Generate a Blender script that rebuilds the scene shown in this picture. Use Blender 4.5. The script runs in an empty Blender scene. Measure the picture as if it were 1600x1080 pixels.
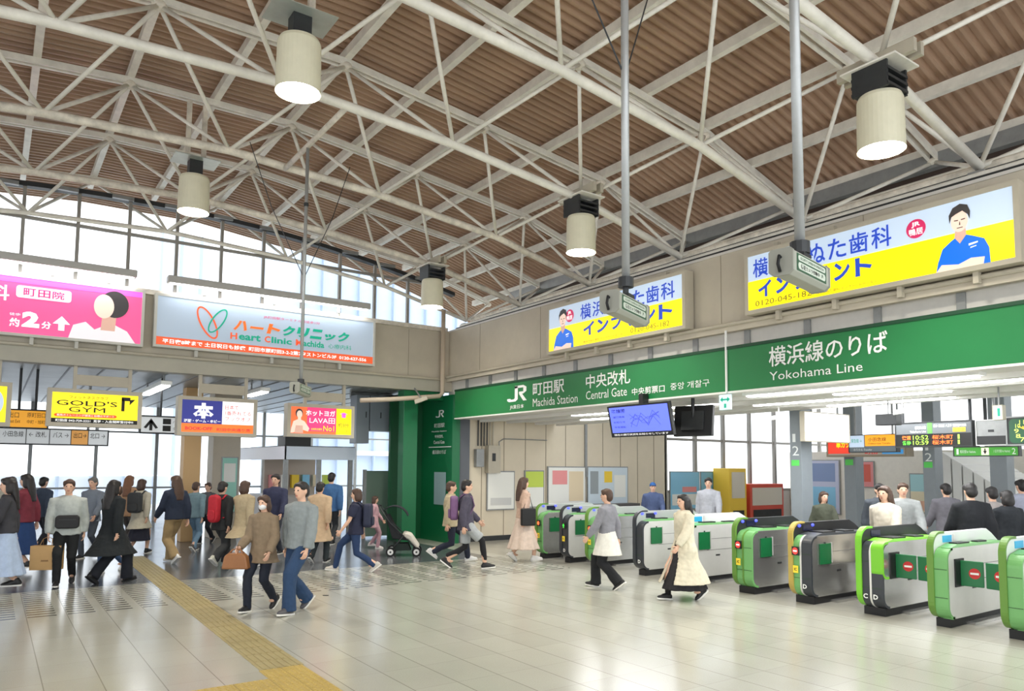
import bpy, bmesh, math, random
from mathutils import Vector, Matrix, Euler, noise
random.seed(7)
R = math.radians
scene = bpy.context.scene
col = scene.collection

# ------------------------------------------------------------ camera
F, CX, CY, YAW, TILT, ROLL, EYE = 1163.157, 805.957, 637.747, .6137554, .0794903, .00727857, 1.85
fw = Vector((math.sin(YAW)*math.cos(TILT), math.cos(YAW)*math.cos(TILT), math.sin(TILT)))
r0 = Vector((math.cos(YAW), -math.sin(YAW), 0)); u0 = r0.cross(fw)
rt = r0*math.cos(ROLL) + u0*math.sin(ROLL); up = -r0*math.sin(ROLL) + u0*math.cos(ROLL)
CAM = Vector((0, 0, EYE))
cd = bpy.data.cameras.new('camera'); cam = bpy.data.objects.new('camera', cd); col.objects.link(cam)
cd.sensor_width = 36; cd.lens = F/1600*36
cd.shift_x = (800-CX)/1600; cd.shift_y = (CY-540)/1600
cd.clip_start = .05; cd.clip_end = 500
cam.matrix_world = Matrix(((rt.x, up.x, -fw.x, 0), (rt.y, up.y, -fw.y, 0), (rt.z, up.z, -fw.z, EYE), (0, 0, 0, 1)))
scene.camera = cam

def ray(x, y): return rt*((x-CX)/F) - up*((y-CY)/F) + fw
def hit(x, y, ax, v):                      # point where the sight line meets a real wall / floor plane
    d = ray(x, y); return CAM + d*((v-CAM[ax])/d[ax])
def fl(x, y): return hit(x, y, 2, 0)

# ------------------------------------------------------------ world, lights, exposure
scene.view_settings.view_transform = 'Standard'; scene.view_settings.look = 'None'
scene.view_settings.gamma = 1; scene.view_settings.use_curve_mapping = False
scene.view_settings.exposure = 1.45
scene.cycles.caustics_reflective = False; scene.cycles.caustics_refractive = False; scene.cycles.sample_clamp_indirect = 4
w = bpy.data.worlds.new('overcast'); scene.world = w; w.use_nodes = True
bg = w.node_tree.nodes['Background']; bg.inputs[0].default_value = (.93, .97, 1, 1); bg.inputs[1].default_value = 1.0
def area(name, loc, sx, sy, power, rot=(0, 0, 0), color=(1, .97, .92)):
    l = bpy.data.lights.new(name, 'AREA'); l.shape = 'RECTANGLE'; l.size = sx; l.size_y = sy; l.energy = power; l.color = color
    o = bpy.data.objects.new(name, l); o.location = loc; o.rotation_euler = rot; col.objects.link(o); return o

# ------------------------------------------------------------ materials
MATS = {}
def mat(name, c, rough=.6, metal=0, emit=0, noise_=0, nscale=6, spec=.5, ecol=None, bump=0):
    if name in MATS: return MATS[name]
    m = bpy.data.materials.new(name); m.use_nodes = True; nt = m.node_tree; b = nt.nodes['Principled BSDF']
    b.inputs['Base Color'].default_value = (*c, 1); b.inputs['Roughness'].default_value = rough
    b.inputs['Metallic'].default_value = metal; b.inputs['Specular IOR Level'].default_value = spec
    if emit:
        b.inputs['Emission Color'].default_value = (*(ecol or c), 1); b.inputs['Emission Strength'].default_value = emit
    if noise_:
        tc = nt.nodes.new('ShaderNodeTexCoord'); n = nt.nodes.new('ShaderNodeTexNoise'); n.inputs['Scale'].default_value = nscale
        n.inputs['Detail'].default_value = 5; n.inputs['Roughness'].default_value = .65
        nt.links.new(tc.outputs['Object'], n.inputs['Vector'])
        rp = nt.nodes.new('ShaderNodeValToRGB'); rp.color_ramp.elements[0].position = .3; rp.color_ramp.elements[1].position = .7
        rp.color_ramp.elements[0].color = (*[v*(1-noise_) for v in c], 1); rp.color_ramp.elements[1].color = (*[min(1, v*(1+noise_*.5)) for v in c], 1)
        nt.links.new(n.outputs['Fac'], rp.inputs['Fac']); nt.links.new(rp.outputs['Color'], b.inputs['Base Color'])
        if bump:
            bp = nt.nodes.new('ShaderNodeBump'); bp.inputs['Strength'].default_value = bump; bp.inputs['Distance'].default_value = .01
            nt.links.new(n.outputs['Fac'], bp.inputs['Height']); nt.links.new(bp.outputs['Normal'], b.inputs['Normal'])
    MATS[name] = m; return m
def s2l(*c):
    return tuple(((v/255)/12.92 if v/255 <= .04045 else ((v/255+.055)/1.055)**2.4) for v in c)

steel_paint = mat('cream steel paint', s2l(238, 234, 224), .45, noise_=.16, nscale=3.5)
dirty_paint = mat('stained steel paint', s2l(230, 222, 208), .55, noise_=.35, nscale=5)
beige = mat('beige wall panel', s2l(196, 187, 170), .6, noise_=.07, nscale=2.2)
beige2 = mat('beige frame', s2l(190, 182, 165), .5, noise_=.06, nscale=4)
whitepanel = mat('white panel', s2l(214, 210, 204), .5, noise_=.06)
greymetal = mat('grey metal', s2l(150, 152, 152), .4, .3, noise_=.15)
darkmetal = mat('dark metal', s2l(52, 54, 56), .5, .2, noise_=.2)
black = mat('black plastic', s2l(28, 29, 31), .4)
rubber = mat('black rubber', s2l(22, 22, 24), .7)
green = mat('green enamel', s2l(34, 122, 68), .35, noise_=.06, nscale=1.5)
dgreen = mat('deep green enamel', s2l(0, 104, 60), .4, noise_=.05)
white = mat('white paint', s2l(238, 238, 236), .5)
letter = mat('white lettering', s2l(240, 242, 240), .5)
inkblack = mat('black ink', s2l(25, 25, 25), .6)
cream = mat('cream lamp shade', s2l(226, 221, 196), .5, emit=.0, noise_=.05)
lamp_on = mat('lit lamp', (1, 1, 1), emit=14, ecol=(1, .96, .8))
tube_on = mat('lit tube', (1, 1, 1), emit=5, ecol=(1, 1, 1))
steel = mat('brushed steel', s2l(206, 206, 204), .26, .85, noise_=.12, nscale=3)
steel_light = mat('pale steel', s2l(222, 222, 218), .42, .35, noise_=.05, nscale=3)
corridor_metal = mat('ribbed steel soffit', s2l(176, 178, 176), .4, .35, noise_=.15, nscale=2)

def glass_mat():
    m = bpy.data.materials.new('window glass'); m.use_nodes = True; nt = m.node_tree; nt.nodes.clear()
    o = nt.nodes.new('ShaderNodeOutputMaterial'); t = nt.nodes.new('ShaderNodeBsdfTransparent'); g = nt.nodes.new('ShaderNodeBsdfGlossy')
    g.inputs['Roughness'].default_value = .05; x = nt.nodes.new('ShaderNodeMixShader'); x.inputs[0].default_value = .06
    t.inputs[0].default_value = (.96, .98, 1, 1)
    nt.links.new(t.outputs[0], x.inputs[1]); nt.links.new(g.outputs[0], x.inputs[2]); nt.links.new(x.outputs[0], o.inputs[0]); return m
glass = glass_mat()

def math_node(nt, op, a, b=None, clamp=False):
    n = nt.nodes.new('ShaderNodeMath'); n.operation = op; n.use_clamp = clamp
    for i, v in enumerate((a, b)):
        if v is None: continue
        if isinstance(v, (int, float)): n.inputs[i].default_value = v
        else: nt.links.new(v, n.inputs[i])
    return n.outputs[0]
def mix(nt, f, a, b):
    n = nt.nodes.new('ShaderNodeMix'); n.data_type = 'RGBA'
    for s, v in ((0, f), (6, a), (7, b)):
        if isinstance(v, (int, float)): n.inputs[s].default_value = v
        elif isinstance(v, tuple): n.inputs[s].default_value = (*v, 1)
        else: nt.links.new(v, n.inputs[s])
    return n.outputs[2]

def floor_material():
    m = bpy.data.materials.new('terrazzo tile'); m.use_nodes = True; nt = m.node_tree; b = nt.nodes['Principled BSDF']
    tc = nt.nodes.new('ShaderNodeTexCoord'); sp = nt.nodes.new('ShaderNodeSeparateXYZ'); nt.links.new(tc.outputs['Object'], sp.inputs[0])
    X, Y = sp.outputs[0], sp.outputs[1]
    def joint(v, off, pitch, wdt):
        a = math_node(nt, 'ADD', v, off); q = math_node(nt, 'DIVIDE', a, pitch); fr = math_node(nt, 'FRACT', q)
        d = math_node(nt, 'ABSOLUTE', math_node(nt, 'SUBTRACT', fr, .5)); return math_node(nt, 'GREATER_THAN', d, .5-wdt/pitch/2)
    n1 = nt.nodes.new('ShaderNodeTexNoise'); n1.inputs['Scale'].default_value = 90; n1.inputs['Detail'].default_value = 3
    n2 = nt.nodes.new('ShaderNodeTexNoise'); n2.inputs['Scale'].default_value = 1.1; n2.inputs['Detail'].default_value = 4
    nt.links.new(tc.outputs['Object'], n1.inputs['Vector']); nt.links.new(tc.outputs['Object'], n2.inputs['Vector'])
    # tile to tile tone
    cmb = nt.nodes.new('ShaderNodeCombineXYZ')
    nt.links.new(math_node(nt, 'FLOOR', math_node(nt, 'DIVIDE', math_node(nt, 'ADD', X, -.04), .42)), cmb.inputs[0])
    nt.links.new(math_node(nt, 'FLOOR', math_node(nt, 'DIVIDE', Y, .63)), cmb.inputs[1])
    wn = nt.nodes.new('ShaderNodeTexWhiteNoise'); nt.links.new(cmb.outputs[0], wn.inputs['Vector'])
    tone = math_node(nt, 'ADD', math_node(nt, 'MULTIPLY', n1.outputs['Fac'], .5), math_node(nt, 'ADD', math_node(nt, 'MULTIPLY', n2.outputs['Fac'], .35), math_node(nt, 'MULTIPLY', wn.outputs['Value'], .15)))
    base = mix(nt, tone, s2l(160, 160, 148), s2l(202, 202, 192))
    jt = math_node(nt, 'MAXIMUM', joint(X, -.04, .42, .009), math_node(nt, 'MULTIPLY', joint(Y, 0, .63, .006), .45))
    base = mix(nt, math_node(nt, 'MULTIPLY', jt, .6), base, s2l(96, 92, 82))
    # slotted band of dark grooves in front of the passage
    gro = joint(Y, .02, .17, .055)
    gap = math_node(nt, 'LESS_THAN', math_node(nt, 'FRACT', math_node(nt, 'DIVIDE', math_node(nt, 'ADD', X, -.05), .42)), .72)
    inb = math_node(nt, 'MULTIPLY', math_node(nt, 'GREATER_THAN', Y, 10.75), math_node(nt, 'LESS_THAN', Y, 13.0))
    band = math_node(nt, 'MULTIPLY', math_node(nt, 'MULTIPLY', gro, gap), inb)
    band = math_node(nt, 'MULTIPLY', band, math_node(nt, 'LESS_THAN', X, 8.9))
    col_ = mix(nt, math_node(nt, 'MULTIPLY', band, .95), base, s2l(58, 57, 53))
    # dark stone of the passage beyond
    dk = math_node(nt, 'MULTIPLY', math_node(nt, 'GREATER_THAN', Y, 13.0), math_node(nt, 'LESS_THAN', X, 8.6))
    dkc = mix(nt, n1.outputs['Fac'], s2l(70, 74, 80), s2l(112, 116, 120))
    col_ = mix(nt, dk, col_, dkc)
    # greyer strip under and behind the gates
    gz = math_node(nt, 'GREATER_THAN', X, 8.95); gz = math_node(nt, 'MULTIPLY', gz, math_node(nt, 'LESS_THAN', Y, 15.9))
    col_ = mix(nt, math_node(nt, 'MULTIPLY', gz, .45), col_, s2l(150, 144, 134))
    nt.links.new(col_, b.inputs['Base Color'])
    rg = math_node(nt, 'ADD', math_node(nt, 'MULTIPLY', n2.outputs['Fac'], .1), .14)
    rg = math_node(nt, 'ADD', rg, math_node(nt, 'MULTIPLY', jt, .04))
    nt.links.new(rg, b.inputs['Roughness']); b.inputs['Specular IOR Level'].default_value = .55
    return m

def deck_material():
    m = bpy.data.materials.new('brown corrugated deck'); m.use_nodes = True; nt = m.node_tree; b = nt.nodes['Principled BSDF']
    tc = nt.nodes.new('ShaderNodeTexCoord'); n = nt.nodes.new('ShaderNodeTexNoise'); n.inputs['Scale'].default_value = 1.3; n.inputs['Detail'].default_value = 6
    mp = nt.nodes.new('ShaderNodeMapping'); mp.inputs['Scale'].default_value = (.7, 1.2, 1)
    nt.links.new(tc.outputs['Object'], mp.inputs['Vector']); nt.links.new(mp.outputs[0], n.inputs['Vector'])
    c = mix(nt, n.outputs['Fac'], s2l(152, 122, 100), s2l(196, 164, 138))
    # each sheet is dirtier towards its lower lap, as the sheets weather
    sp = nt.nodes.new('ShaderNodeSeparateXYZ'); nt.links.new(tc.outputs['Object'], sp.inputs[0])
    nt.links.new(c, b.inputs['Base Color']); b.inputs['Roughness'].default_value = .55
    return m

# ------------------------------------------------------------ mesh helpers
class MB:
    def __init__(s): s.v = []; s.f = []
    def add(s, vs, fs):
        o = len(s.v); s.v += [Vector(a) for a in vs]; s.f += [tuple(i+o for i in f) for f in fs]; return s
    def box(s, a, b):
        x0, y0, z0 = a; x1, y1, z1 = b
        return s.add([(x0, y0, z0), (x1, y0, z0), (x1, y1, z0), (x0, y1, z0), (x0, y0, z1), (x1, y0, z1), (x1, y1, z1), (x0, y1, z1)],
                     [(0, 3, 2, 1), (4, 5, 6, 7), (0, 1, 5, 4), (1, 2, 6, 5), (2, 3, 7, 6), (3, 0, 4, 7)])
    def obox(s, o, U, V, N, a, b):            # box in the frame o,U,V,N
        t = MB().box(a, b); return s.add([o+U*p.x+V*p.y+N*p.z for p in t.v], t.f)
    def tube(s, pts, rad, n=8, caps=True, sq=False):
        pts = [Vector(p) for p in pts]; rs = rad if isinstance(rad, (list, tuple)) else [rad]*len(pts); base = len(s.v)
        prev = None
        for i, p in enumerate(pts):
            d = (pts[min(i+1, len(pts)-1)]-pts[max(i-1, 0)]).normalized()
            if prev is None:
                a = Vector((0, 0, 1)) if abs(d.z) < .9 else Vector((0, 1, 0)); x = d.cross(a).normalized()
            else: x = (prev-d*prev.dot(d)).normalized()
            prev = x; y = d.cross(x); r = rs[i]; r = r if isinstance(r, tuple) else (r, r)
            for k in range(n):
                t = 2*math.pi*(k+.5)/n; s.v.append(p+x*math.cos(t)*r[0]+y*math.sin(t)*r[1])
        for i in range(len(pts)-1):
            for k in range(n):
                a = base+i*n+k; b2 = base+i*n+(k+1) % n; s.f.append((a, b2, b2+n, a+n))
        if caps:
            s.f.append(tuple(base+k for k in reversed(range(n)))); e = base+(len(pts)-1)*n; s.f.append(tuple(e+k for k in range(n)))
        return s
    def cyl(s, p0, p1, r, n=16, r2=None): return s.tube([p0, p1], [r, r if r2 is None else r2], n)
    def rings(s, rings, n=20):                 # rings of (cx,cy,z,rx,ry)
        base = len(s.v)
        for (cx, cy, z, rx, ry) in rings:
            for k in range(n):
                t = 2*math.pi*k/n; s.v.append(Vector((cx+math.cos(t)*rx, cy+math.sin(t)*ry, z)))
        up_ = rings[-1][2] > rings[0][2]
        for i in range(len(rings)-1):
            for k in range(n):
                a = base+i*n+k; b2 = base+i*n+(k+1) % n
                s.f.append((a, b2, b2+n, a+n) if up_ else (a, a+n, b2+n, b2))
        lo = tuple(base+k for k in range(n)); e = base+(len(rings)-1)*n; hi = tuple(e+k for k in range(n))
        s.f.append(lo[::-1] if up_ else lo); s.f.append(hi if up_ else hi[::-1]); return s
    def ell(s, c, r, n=14, m=10, rot=None):
        c = Vector(c); base = len(s.v); vs = []
        for i in range(1, m):
            ph = math.pi*i/m
            for k in range(n):
                t = 2*math.pi*k/n; vs.append(Vector((math.sin(ph)*math.cos(t)*r[0], math.sin(ph)*math.sin(t)*r[1], -math.cos(ph)*r[2])))
        vs += [Vector((0, 0, -r[2])), Vector((0, 0, r[2]))]
        if rot is not None: vs = [rot@v for v in vs]
        s.v += [c+v for v in vs]
        for i in range(m-2):
            for k in range(n):
                a = base+i*n+k; b2 = base+i*n+(k+1) % n; s.f.append((a, b2, b2+n, a+n))
        B = base+(m-1)*n
        for k in range(n):
            s.f.append((B, base+(k+1) % n, base+k)); e = base+(m-2)*n; s.f.append((B+1, e+k, e+(k+1) % n))
        return s
    def prism(s, poly, o, U, V, N, d0, d1):    # polygon in U,V swept along N
        n = len(poly); ar = sum(poly[i][0]*poly[(i+1) % n][1]-poly[(i+1) % n][0]*poly[i][1] for i in range(n))
        if ar < 0: poly = poly[::-1]
        vs = [o+U*a+V*b+N*d0 for a, b in poly]+[o+U*a+V*b+N*d1 for a, b in poly]
        fs = [tuple(range(n))[::-1], tuple(range(n, 2*n))]+[(i, (i+1) % n, (i+1) % n+n, i+n) for i in range(n)]
        return s.add(vs, fs)
    def flat(s, poly, o, U, V, N, d):
        n = len(poly); ar = sum(poly[i][0]*poly[(i+1) % n][1]-poly[(i+1) % n][0]*poly[i][1] for i in range(n))
        if ar < 0: poly = poly[::-1]
        return s.add([o+U*a+V*b+N*d for a, b in poly], [tuple(range(n))])
    def mesh(s, name, off=Vector((0, 0, 0))):
        me = bpy.data.meshes.new(name); me.from_pydata([tuple(v-off) for v in s.v], [], s.f); me.update(); return me
    def build(s, name, m, parent=None, smooth=False, bevel=0, label=None):
        off = parent.matrix_basis.translation if parent and not parent.parent else (parent.parent.matrix_basis.translation if parent else Vector((0, 0, 0)))
        me = s.mesh(name, off); me.materials.append(m)
        if smooth: me.shade_smooth()
        o = bpy.data.objects.new(name, me); col.objects.link(o)
        if parent: o.parent = parent
        if bevel:
            b = o.modifiers.new('bevel', 'BEVEL'); b.width = bevel; b.segments = 2; b.limit_method = 'ANGLE'
        if label: o['label'] = label
        return o
def tag(o, label=None, cat=None, group=None, kind=None):
    if label: o['label'] = label
    if cat: o['category'] = cat
    if group: o['group'] = group
    if kind: o['kind'] = kind
    return o
def empty(name, loc, label, cat, group=None, kind=None):
    o = bpy.data.objects.new(name, None); o.empty_display_size = .1; col.objects.link(o); o.location = Vector(loc); return tag(o, label, cat, group, kind)
def copy_tree(o, parent=None):
    c = o.copy(); col.objects.link(c); c.parent = parent
    for ch in list(o.children): copy_tree(ch, c)
    return c
EX, EY, EZ = Vector((1, 0, 0)), Vector((0, 1, 0)), Vector((0, 0, 1))
class Fr:                                       # a flat face in the place: u to the right, v up, n outward
    def __init__(s, o, U, N): s.o = Vector(o); s.U = Vector(U).normalized(); s.N = Vector(N).normalized(); s.V = s.N.cross(s.U).normalized()
    def pt(s, x, y):                            # pixel of the photo -> u,v on this face
        d = ray(x, y); t = (s.o-CAM).dot(s.N)/d.dot(s.N); p = CAM+d*t-s.o; return p.dot(s.U), p.dot(s.V)
    def w(s, u, v, n=0): return s.o+s.U*u+s.V*v+s.N*n
def onX(X): return Fr((X, 0, 0), (0, -1, 0), (-1, 0, 0))     # faces the hall on the gate side
def onY(Y): return Fr((0, Y, 0), (1, 0, 0), (0, -1, 0))      # faces the camera on the passage side
TX = {}
def text_geo(s, bold):
    if (s, bold) in TX: return TX[(s, bold)]
    c = bpy.data.curves.new('t', 'FONT'); c.body = s; c.resolution_u = 2; c.offset = bold
    o = bpy.data.objects.new('t', c); col.objects.link(o); bpy.context.view_layer.update()
    me = o.to_mesh(); vs = [v.co.copy() for v in me.vertices]; fs = [tuple(p.vertices) for p in me.polygons]; o.to_mesh_clear()
    bpy.data.objects.remove(o); bpy.data.curves.remove(c)
    x0 = min(v.x for v in vs); x1 = max(v.x for v in vs); y0 = min(v.y for v in vs); y1 = max(v.y for v in vs)
    TX[(s, bold)] = ([((v.x-x0)/(x1-x0), (v.y-y0)/(y1-y0)) for v in vs], fs); return TX[(s, bold)]
def text(parent, s, fr, box, m, bold=0, d=.006, name='lettering', slant=0):
    u0_, v0_, u1_, v1_ = box; vs, fs = text_geo(s, bold); b = MB()
    b.add([fr.w(u0_+(u1_-u0_)*a+slant*b_*(v1_-v0_), v0_+(v1_-v0_)*b_, d) for a, b_ in vs], fs)
    if fs:
        f = fs[0]; p = [b.v[i] for i in f]
        if (p[1]-p[0]).cross(p[2]-p[1]).dot(fr.N) < 0: b.f = [x[::-1] for x in b.f]
    return b.build(name, m, parent)
def rel(B, a0, b0, a1, b1):                     # sub-box of box B, fractions from lower left
    u0_, v0_, u1_, v1_ = B; W = u1_-u0_; H = v1_-v0_; return (u0_+W*a0, v0_+H*b0, u0_+W*a1, v0_+H*b1)
def rect(parent, fr, box, m, d=.003, name='panel', th=.002):
    u0_, v0_, u1_, v1_ = box
    return MB().obox(fr.o, fr.U, fr.V, fr.N, (u0_, v0_, d-th), (u1_, v1_, d)).build(name, m, parent)
def shape(parent, fr, polys, m, d=.004, name='shape'):
    b = MB()
    for p in polys: b.flat(p, fr.o, fr.U, fr.V, fr.N, d)
    return b.build(name, m, parent)
def oval(c, r, n=28, a0=0, a1=2*math.pi): return [(c[0]+r[0]*math.cos(a0+(a1-a0)*i/n), c[1]+r[1]*math.sin(a0+(a1-a0)*i/n)) for i in range(n)]
def ring2(c, r, t, ang, n=36):                  # flat oval ring as quads
    q = []
    def P(i, k):
        a = 2*math.pi*i/n; x, y = (r[0]+k)*math.cos(a), (r[1]+k)*math.sin(a); return (c[0]+x*math.cos(ang)-y*math.sin(ang), c[1]+x*math.sin(ang)+y*math.cos(ang))
    for i in range(n): q.append([P(i, 0), P(i+1, 0), P(i+1, -t), P(i, -t)])
    return q
def rrect(B, r, n=5):
    u0_, v0_, u1_, v1_ = B; p = []
    for cx, cy, a in ((u1_-r, v1_-r, 0), (u0_+r, v1_-r, 90), (u0_+r, v0_+r, 180), (u1_-r, v0_+r, 270)):
        p += [(cx+r*math.cos(R(a+90*i/n)), cy+r*math.sin(R(a+90*i/n))) for i in range(n+1)]
    return p

# ============================================================ THE SETTING
def struct(o): o['kind'] = 'structure'; return o
XG, YL = 9.25, 16.2                      # gate wall plane, passage wall plane
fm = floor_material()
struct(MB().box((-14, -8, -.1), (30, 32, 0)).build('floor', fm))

# guiding strip of raised tiles
b = MB(); sx = lambda y: 2.08+.016*(y-6)
for i in range(33):
    y0 = 6.95+.3*i; x = sx(y0+.15); b.box((x, y0+.003, 0), (x+.4, y0+.297, .004))
    for k in range(6): b.box((x+.03+.064*k, y0+.01, .004), (x+.055+.064*k, y0+.29, .009))
tag(b.build('tactile_strip', mat('tactile olive', s2l(166, 152, 106), .5, noise_=.15, nscale=3)), 'olive yellow tactile guiding strip with raised bars crossing the pale tiles', 'tactile paving')
b = MB()
for ix in range(-6, 2):
    for iy in range(1 if ix < 0 else 0, 9):
        x, y0 = 2.08+.2*ix if ix >= 0 else 2.08+.3*ix, 6.65-.3*iy
        wd = .2 if ix >= 0 else .3
        if ix < 0 and iy > 2: continue
        b.box((x+.002, y0+.002, 0), (x+wd-.002, y0+.298, .004))
        for u in range(4 if ix >= 0 else 6):
            for v in range(6): b.cyl((x+.025+.05*u, y0+.025+.05*v, .004), (x+.025+.05*u, y0+.025+.05*v, .009), .014, 8, .009)
tag(b.build('tactile_warning_tiles', mat('tactile yellow', s2l(188, 162, 86), .5, noise_=.12, nscale=3)), 'yellow tactile tiles with raised dots at the lower edge of the view', 'tactile paving')

# vaulted corrugated deck
DX = [-10.5, -8.2, -5.75, -3.3, -.95, 1.48, 4.0, 6.43, 9.02, 11.3, 12.2]
DZ = [4.3, 5.45, 6.45, 7.14, 7.55, 7.74, 7.75, 7.47, 7.14, 6.45, 6.12]
def deck_z(x):
    if x <= DX[0]: return DZ[0]
    for i in range(len(DX)-1):
        if x <= DX[i+1]:
            t = (x-DX[i])/(DX[i+1]-DX[i]); return DZ[i]+t*(DZ[i+1]-DZ[i])
    return DZ[-1]
def deck():
    b = MB(); xs = [DX[i]+(DX[i+1]-DX[i])*k/2 for i in range(len(DX)-1) for k in range(2)]+[DX[-1]]
    ys = []; y = -3.2; p = .16
    while y < 20:
        ys += [(y, 0), (y+p*.28, 0), (y+p*.45, .065), (y+p*.83, .065)]; y += p
    n = len(ys)
    for x in xs:
        for (yy, dz) in ys: b.v.append(Vector((x, yy, deck_z(x)+.27+dz)))
    for i in range(len(xs)-1):
        for k in range(n-1): a = i*n+k; b.f.append((a, a+n, a+n+1, a+1))
    return b.build('ceiling', deck_material())
struct(deck())

# gate wall: beige upper wall, white panel band, rails
wr = struct(MB().box((XG, -4, 4.04), (XG+.22, 16.35, 5.22)).build('wall_right', beige))
seams = MB()
for k in range(8): seams.box((XG-.004, 14.6-2.35*k, 4.06), (XG+.01, 14.61-2.35*k, 5.2))
seams.build('panel_seam', mat('panel seam', s2l(150, 140, 122), .7), wr)
MB().box((XG-.02, -4, 5.2), (XG+.24, 16.2, 5.24)).build('wall_cap', whitepanel, wr)
t = struct(MB().box((XG-.07, -4, 3.95), (XG+.02, 16.2, 4.05)).build('trim_1', beige))
MB().tube([(XG-.09, -4, 4.06), (XG-.09, 16.0, 4.06)], .03, 8).build('rail', beige2, t)
wb = struct(MB().box((XG+.1, -4, 3.6), (XG+.22, 16.2, 3.97)).build('trim_2', whitepanel))
for k in range(17):
    MB().box((XG+.07, 15.3-1.02*k-.05, 3.62), (XG+.11, 15.3-1.02*k+.05, 3.96)).build('joint_strip', greymetal, wb)
# passage wall: beige upper wall, beam over the opening
wl = struct(MB().box((-14, YL, 4.0), (XG+.2, YL+.22, 5.25)).build('wall_left', beige))
sm = MB()
for k in range(9): sm.box((8.2-2.1*k, YL-.004, 4.05), (8.21-2.1*k, YL+.01, 5.2))
sm.build('panel_seam', MATS['panel seam'], wl)
MB().box((-14, YL-.08, 5.23), (XG, YL+.25, 5.33)).build('wall_cap', dirty_paint, wl)
bm_ = struct(MB().box((-14, YL-.02, 3.71), (XG+.05, YL+.3, 4.0)).build('trim_3', mat('beam paint', s2l(186, 182, 168), .55, noise_=.08, nscale=1.5)))
MB().tube([(-14, YL-.06, 4.02), (XG-.05, YL-.06, 4.02)], .035, 8).build('rail', beige2, bm_)
# corner post over the junction
struct(MB().box((XG-.12, YL-.14, 3.72), (XG+.2, YL+.2, 5.23)).build('trim_4', beige))

# arched clerestory windows over the passage wall
def wt(x): return 7.07-.0172*(x-2.4)**2
frame_m = mat('window frame grey', s2l(150, 146, 140), .5)
n = 0
for k in range(-6, 10):
    x0 = .28+.88*k; x1 = x0+.88; n += 1; xm = (x0+x1)/2
    e = empty('window_%d' % n, (xm, YL+.1, 5.3), None, None); struct(e)
    MB().box((x0-.03, YL+.06, 5.3), (x0+.03, YL+.14, wt(x0)+.05)).build('mullion', frame_m, e)
    MB().box((x0, YL+.07, 6.39), (x1, YL+.13, 6.45)).build('transom', frame_m, e)
    MB().add([(x0, YL+.1, 5.3), (x1, YL+.1, 5.3), (x1, YL+.1, wt(x1)), (x0, YL+.1, wt(x0))], [(0, 1, 2, 3)]).build('pane', glass, e)
hd = MB(); xs = [-5+.5*i for i in range(30)]
hd2 = MB()
for i in range(len(xs)-1):
    a, b2 = xs[i], xs[i+1]
    for q, z0f, z1f, y0, y1 in ((hd, 0, .09, YL+.02, YL+.2),):
        za, zb = (wt(a)+z0f, wt(b2)+z0f) if z1f else (5.0, 5.0)
        zc, zd = (wt(a)+z1f, wt(b2)+z1f) if z1f else (deck_z(a)+.28, deck_z(b2)+.28)
        q.add([(a, y0, za), (b2, y0, zb), (b2, y0, zd), (a, y0, zc), (a, y1, za), (b2, y1, zb), (b2, y1, zd), (a, y1, zc)],
              [(0, 1, 2, 3), (5, 4, 7, 6), (0, 4, 5, 1), (3, 2, 6, 7), (0, 3, 7, 4), (1, 5, 6, 2)])
th = struct(hd.build('trim_5', darkmetal))
for k in range(14):
    x = -4+.95*k; MB().box((x, YL-.06, wt(x)+.0), (x+.38, YL+.02, wt(x)+.07)).build('bracket', greymetal, th)

# low soffit over the passage and over the paid area
cs = struct(MB().box((-14, YL+.3, 3.74), (XG, 27, 3.82)).build('ceiling.001', corridor_metal))
rb = MB()
for k in range(40): rb.box((-13.9+.58*k, YL+.31, 3.725), (-13.87+.58*k, 26.9, 3.741))
rb.build('soffit_rib', mat('soffit rib', s2l(120, 122, 122), .5, .3), cs)
soff = mat('white soffit', s2l(232, 230, 226), .5, noise_=.04, nscale=2)
cp = struct(MB().box((XG+.1, -4, 3.03), (12.5, 15.9, 3.1)).build('ceiling.002', soff))
for i, (x, wd) in enumerate(((9.9, .16), (10.7, .1), (11.6, .2), (12.3, .12))):
    struct(MB().box((x, -4, 2.96), (x+wd, 15.6, 3.03)).build('trim_%d' % (20+i), soff))
# high canopy further in, pale
struct(MB().box((13.9, -4, 4.4), (27, 15.9, 4.46)).build('ceiling.003', white))
# beige sheet wall along the paid area, then windows
bw = struct(MB().box((9.75, 15.9, 0), (16.8, 16.05, 3.6)).build('wall_inner', mat('beige sheet wall', s2l(218, 206, 184), .55, noise_=.06, nscale=1.2)))
sb = MB()
for k in range(10): sb.box((10.15+.68*k, 15.893, .1), (10.165+.68*k, 15.905, 3.5))
sb.build('sheet_joint', mat('sheet joint', s2l(140, 128, 108), .7), bw)
MB().box((9.75, 15.88, 0), (16.8, 15.91, .12)).build('skirting', darkmetal, bw)
MB().box((13.55, 15.86, 1.6), (13.63, 15.91, 3.5)).build('cover_strip', greymetal, bw)
struct(MB().box((9.35, 15.82, 0), (9.75, 16.1, 3.1)).build('trim_6', mat('slate pillar', s2l(92, 96, 104), .5)))
for i in range(7):
    x0 = 16.8+1.35*i; e = struct(empty('window_%d' % (n+1+i), (x0+.67, 15.95, 0), None, None))
    MB().box((x0-.06, 15.9, 0), (x0+.06, 16.0, 4.2)).build('mullion', frame_m, e)
    for z in (1.15, 2.75): MB().box((x0, 15.92, z-.04), (x0+1.35, 15.98, z+.04)).build('transom', frame_m, e)
    MB().add([(x0, 15.95, 1.15), (x0+1.35, 15.95, 1.15), (x0+1.35, 15.95, 4.2), (x0, 15.95, 4.2)], [(0, 1, 2, 3)]).build('pane', glass, e)
    MB().box((x0, 15.93, 0), (x0+1.35, 15.97, 1.11)).build('spandrel', whitepanel, e)
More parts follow.
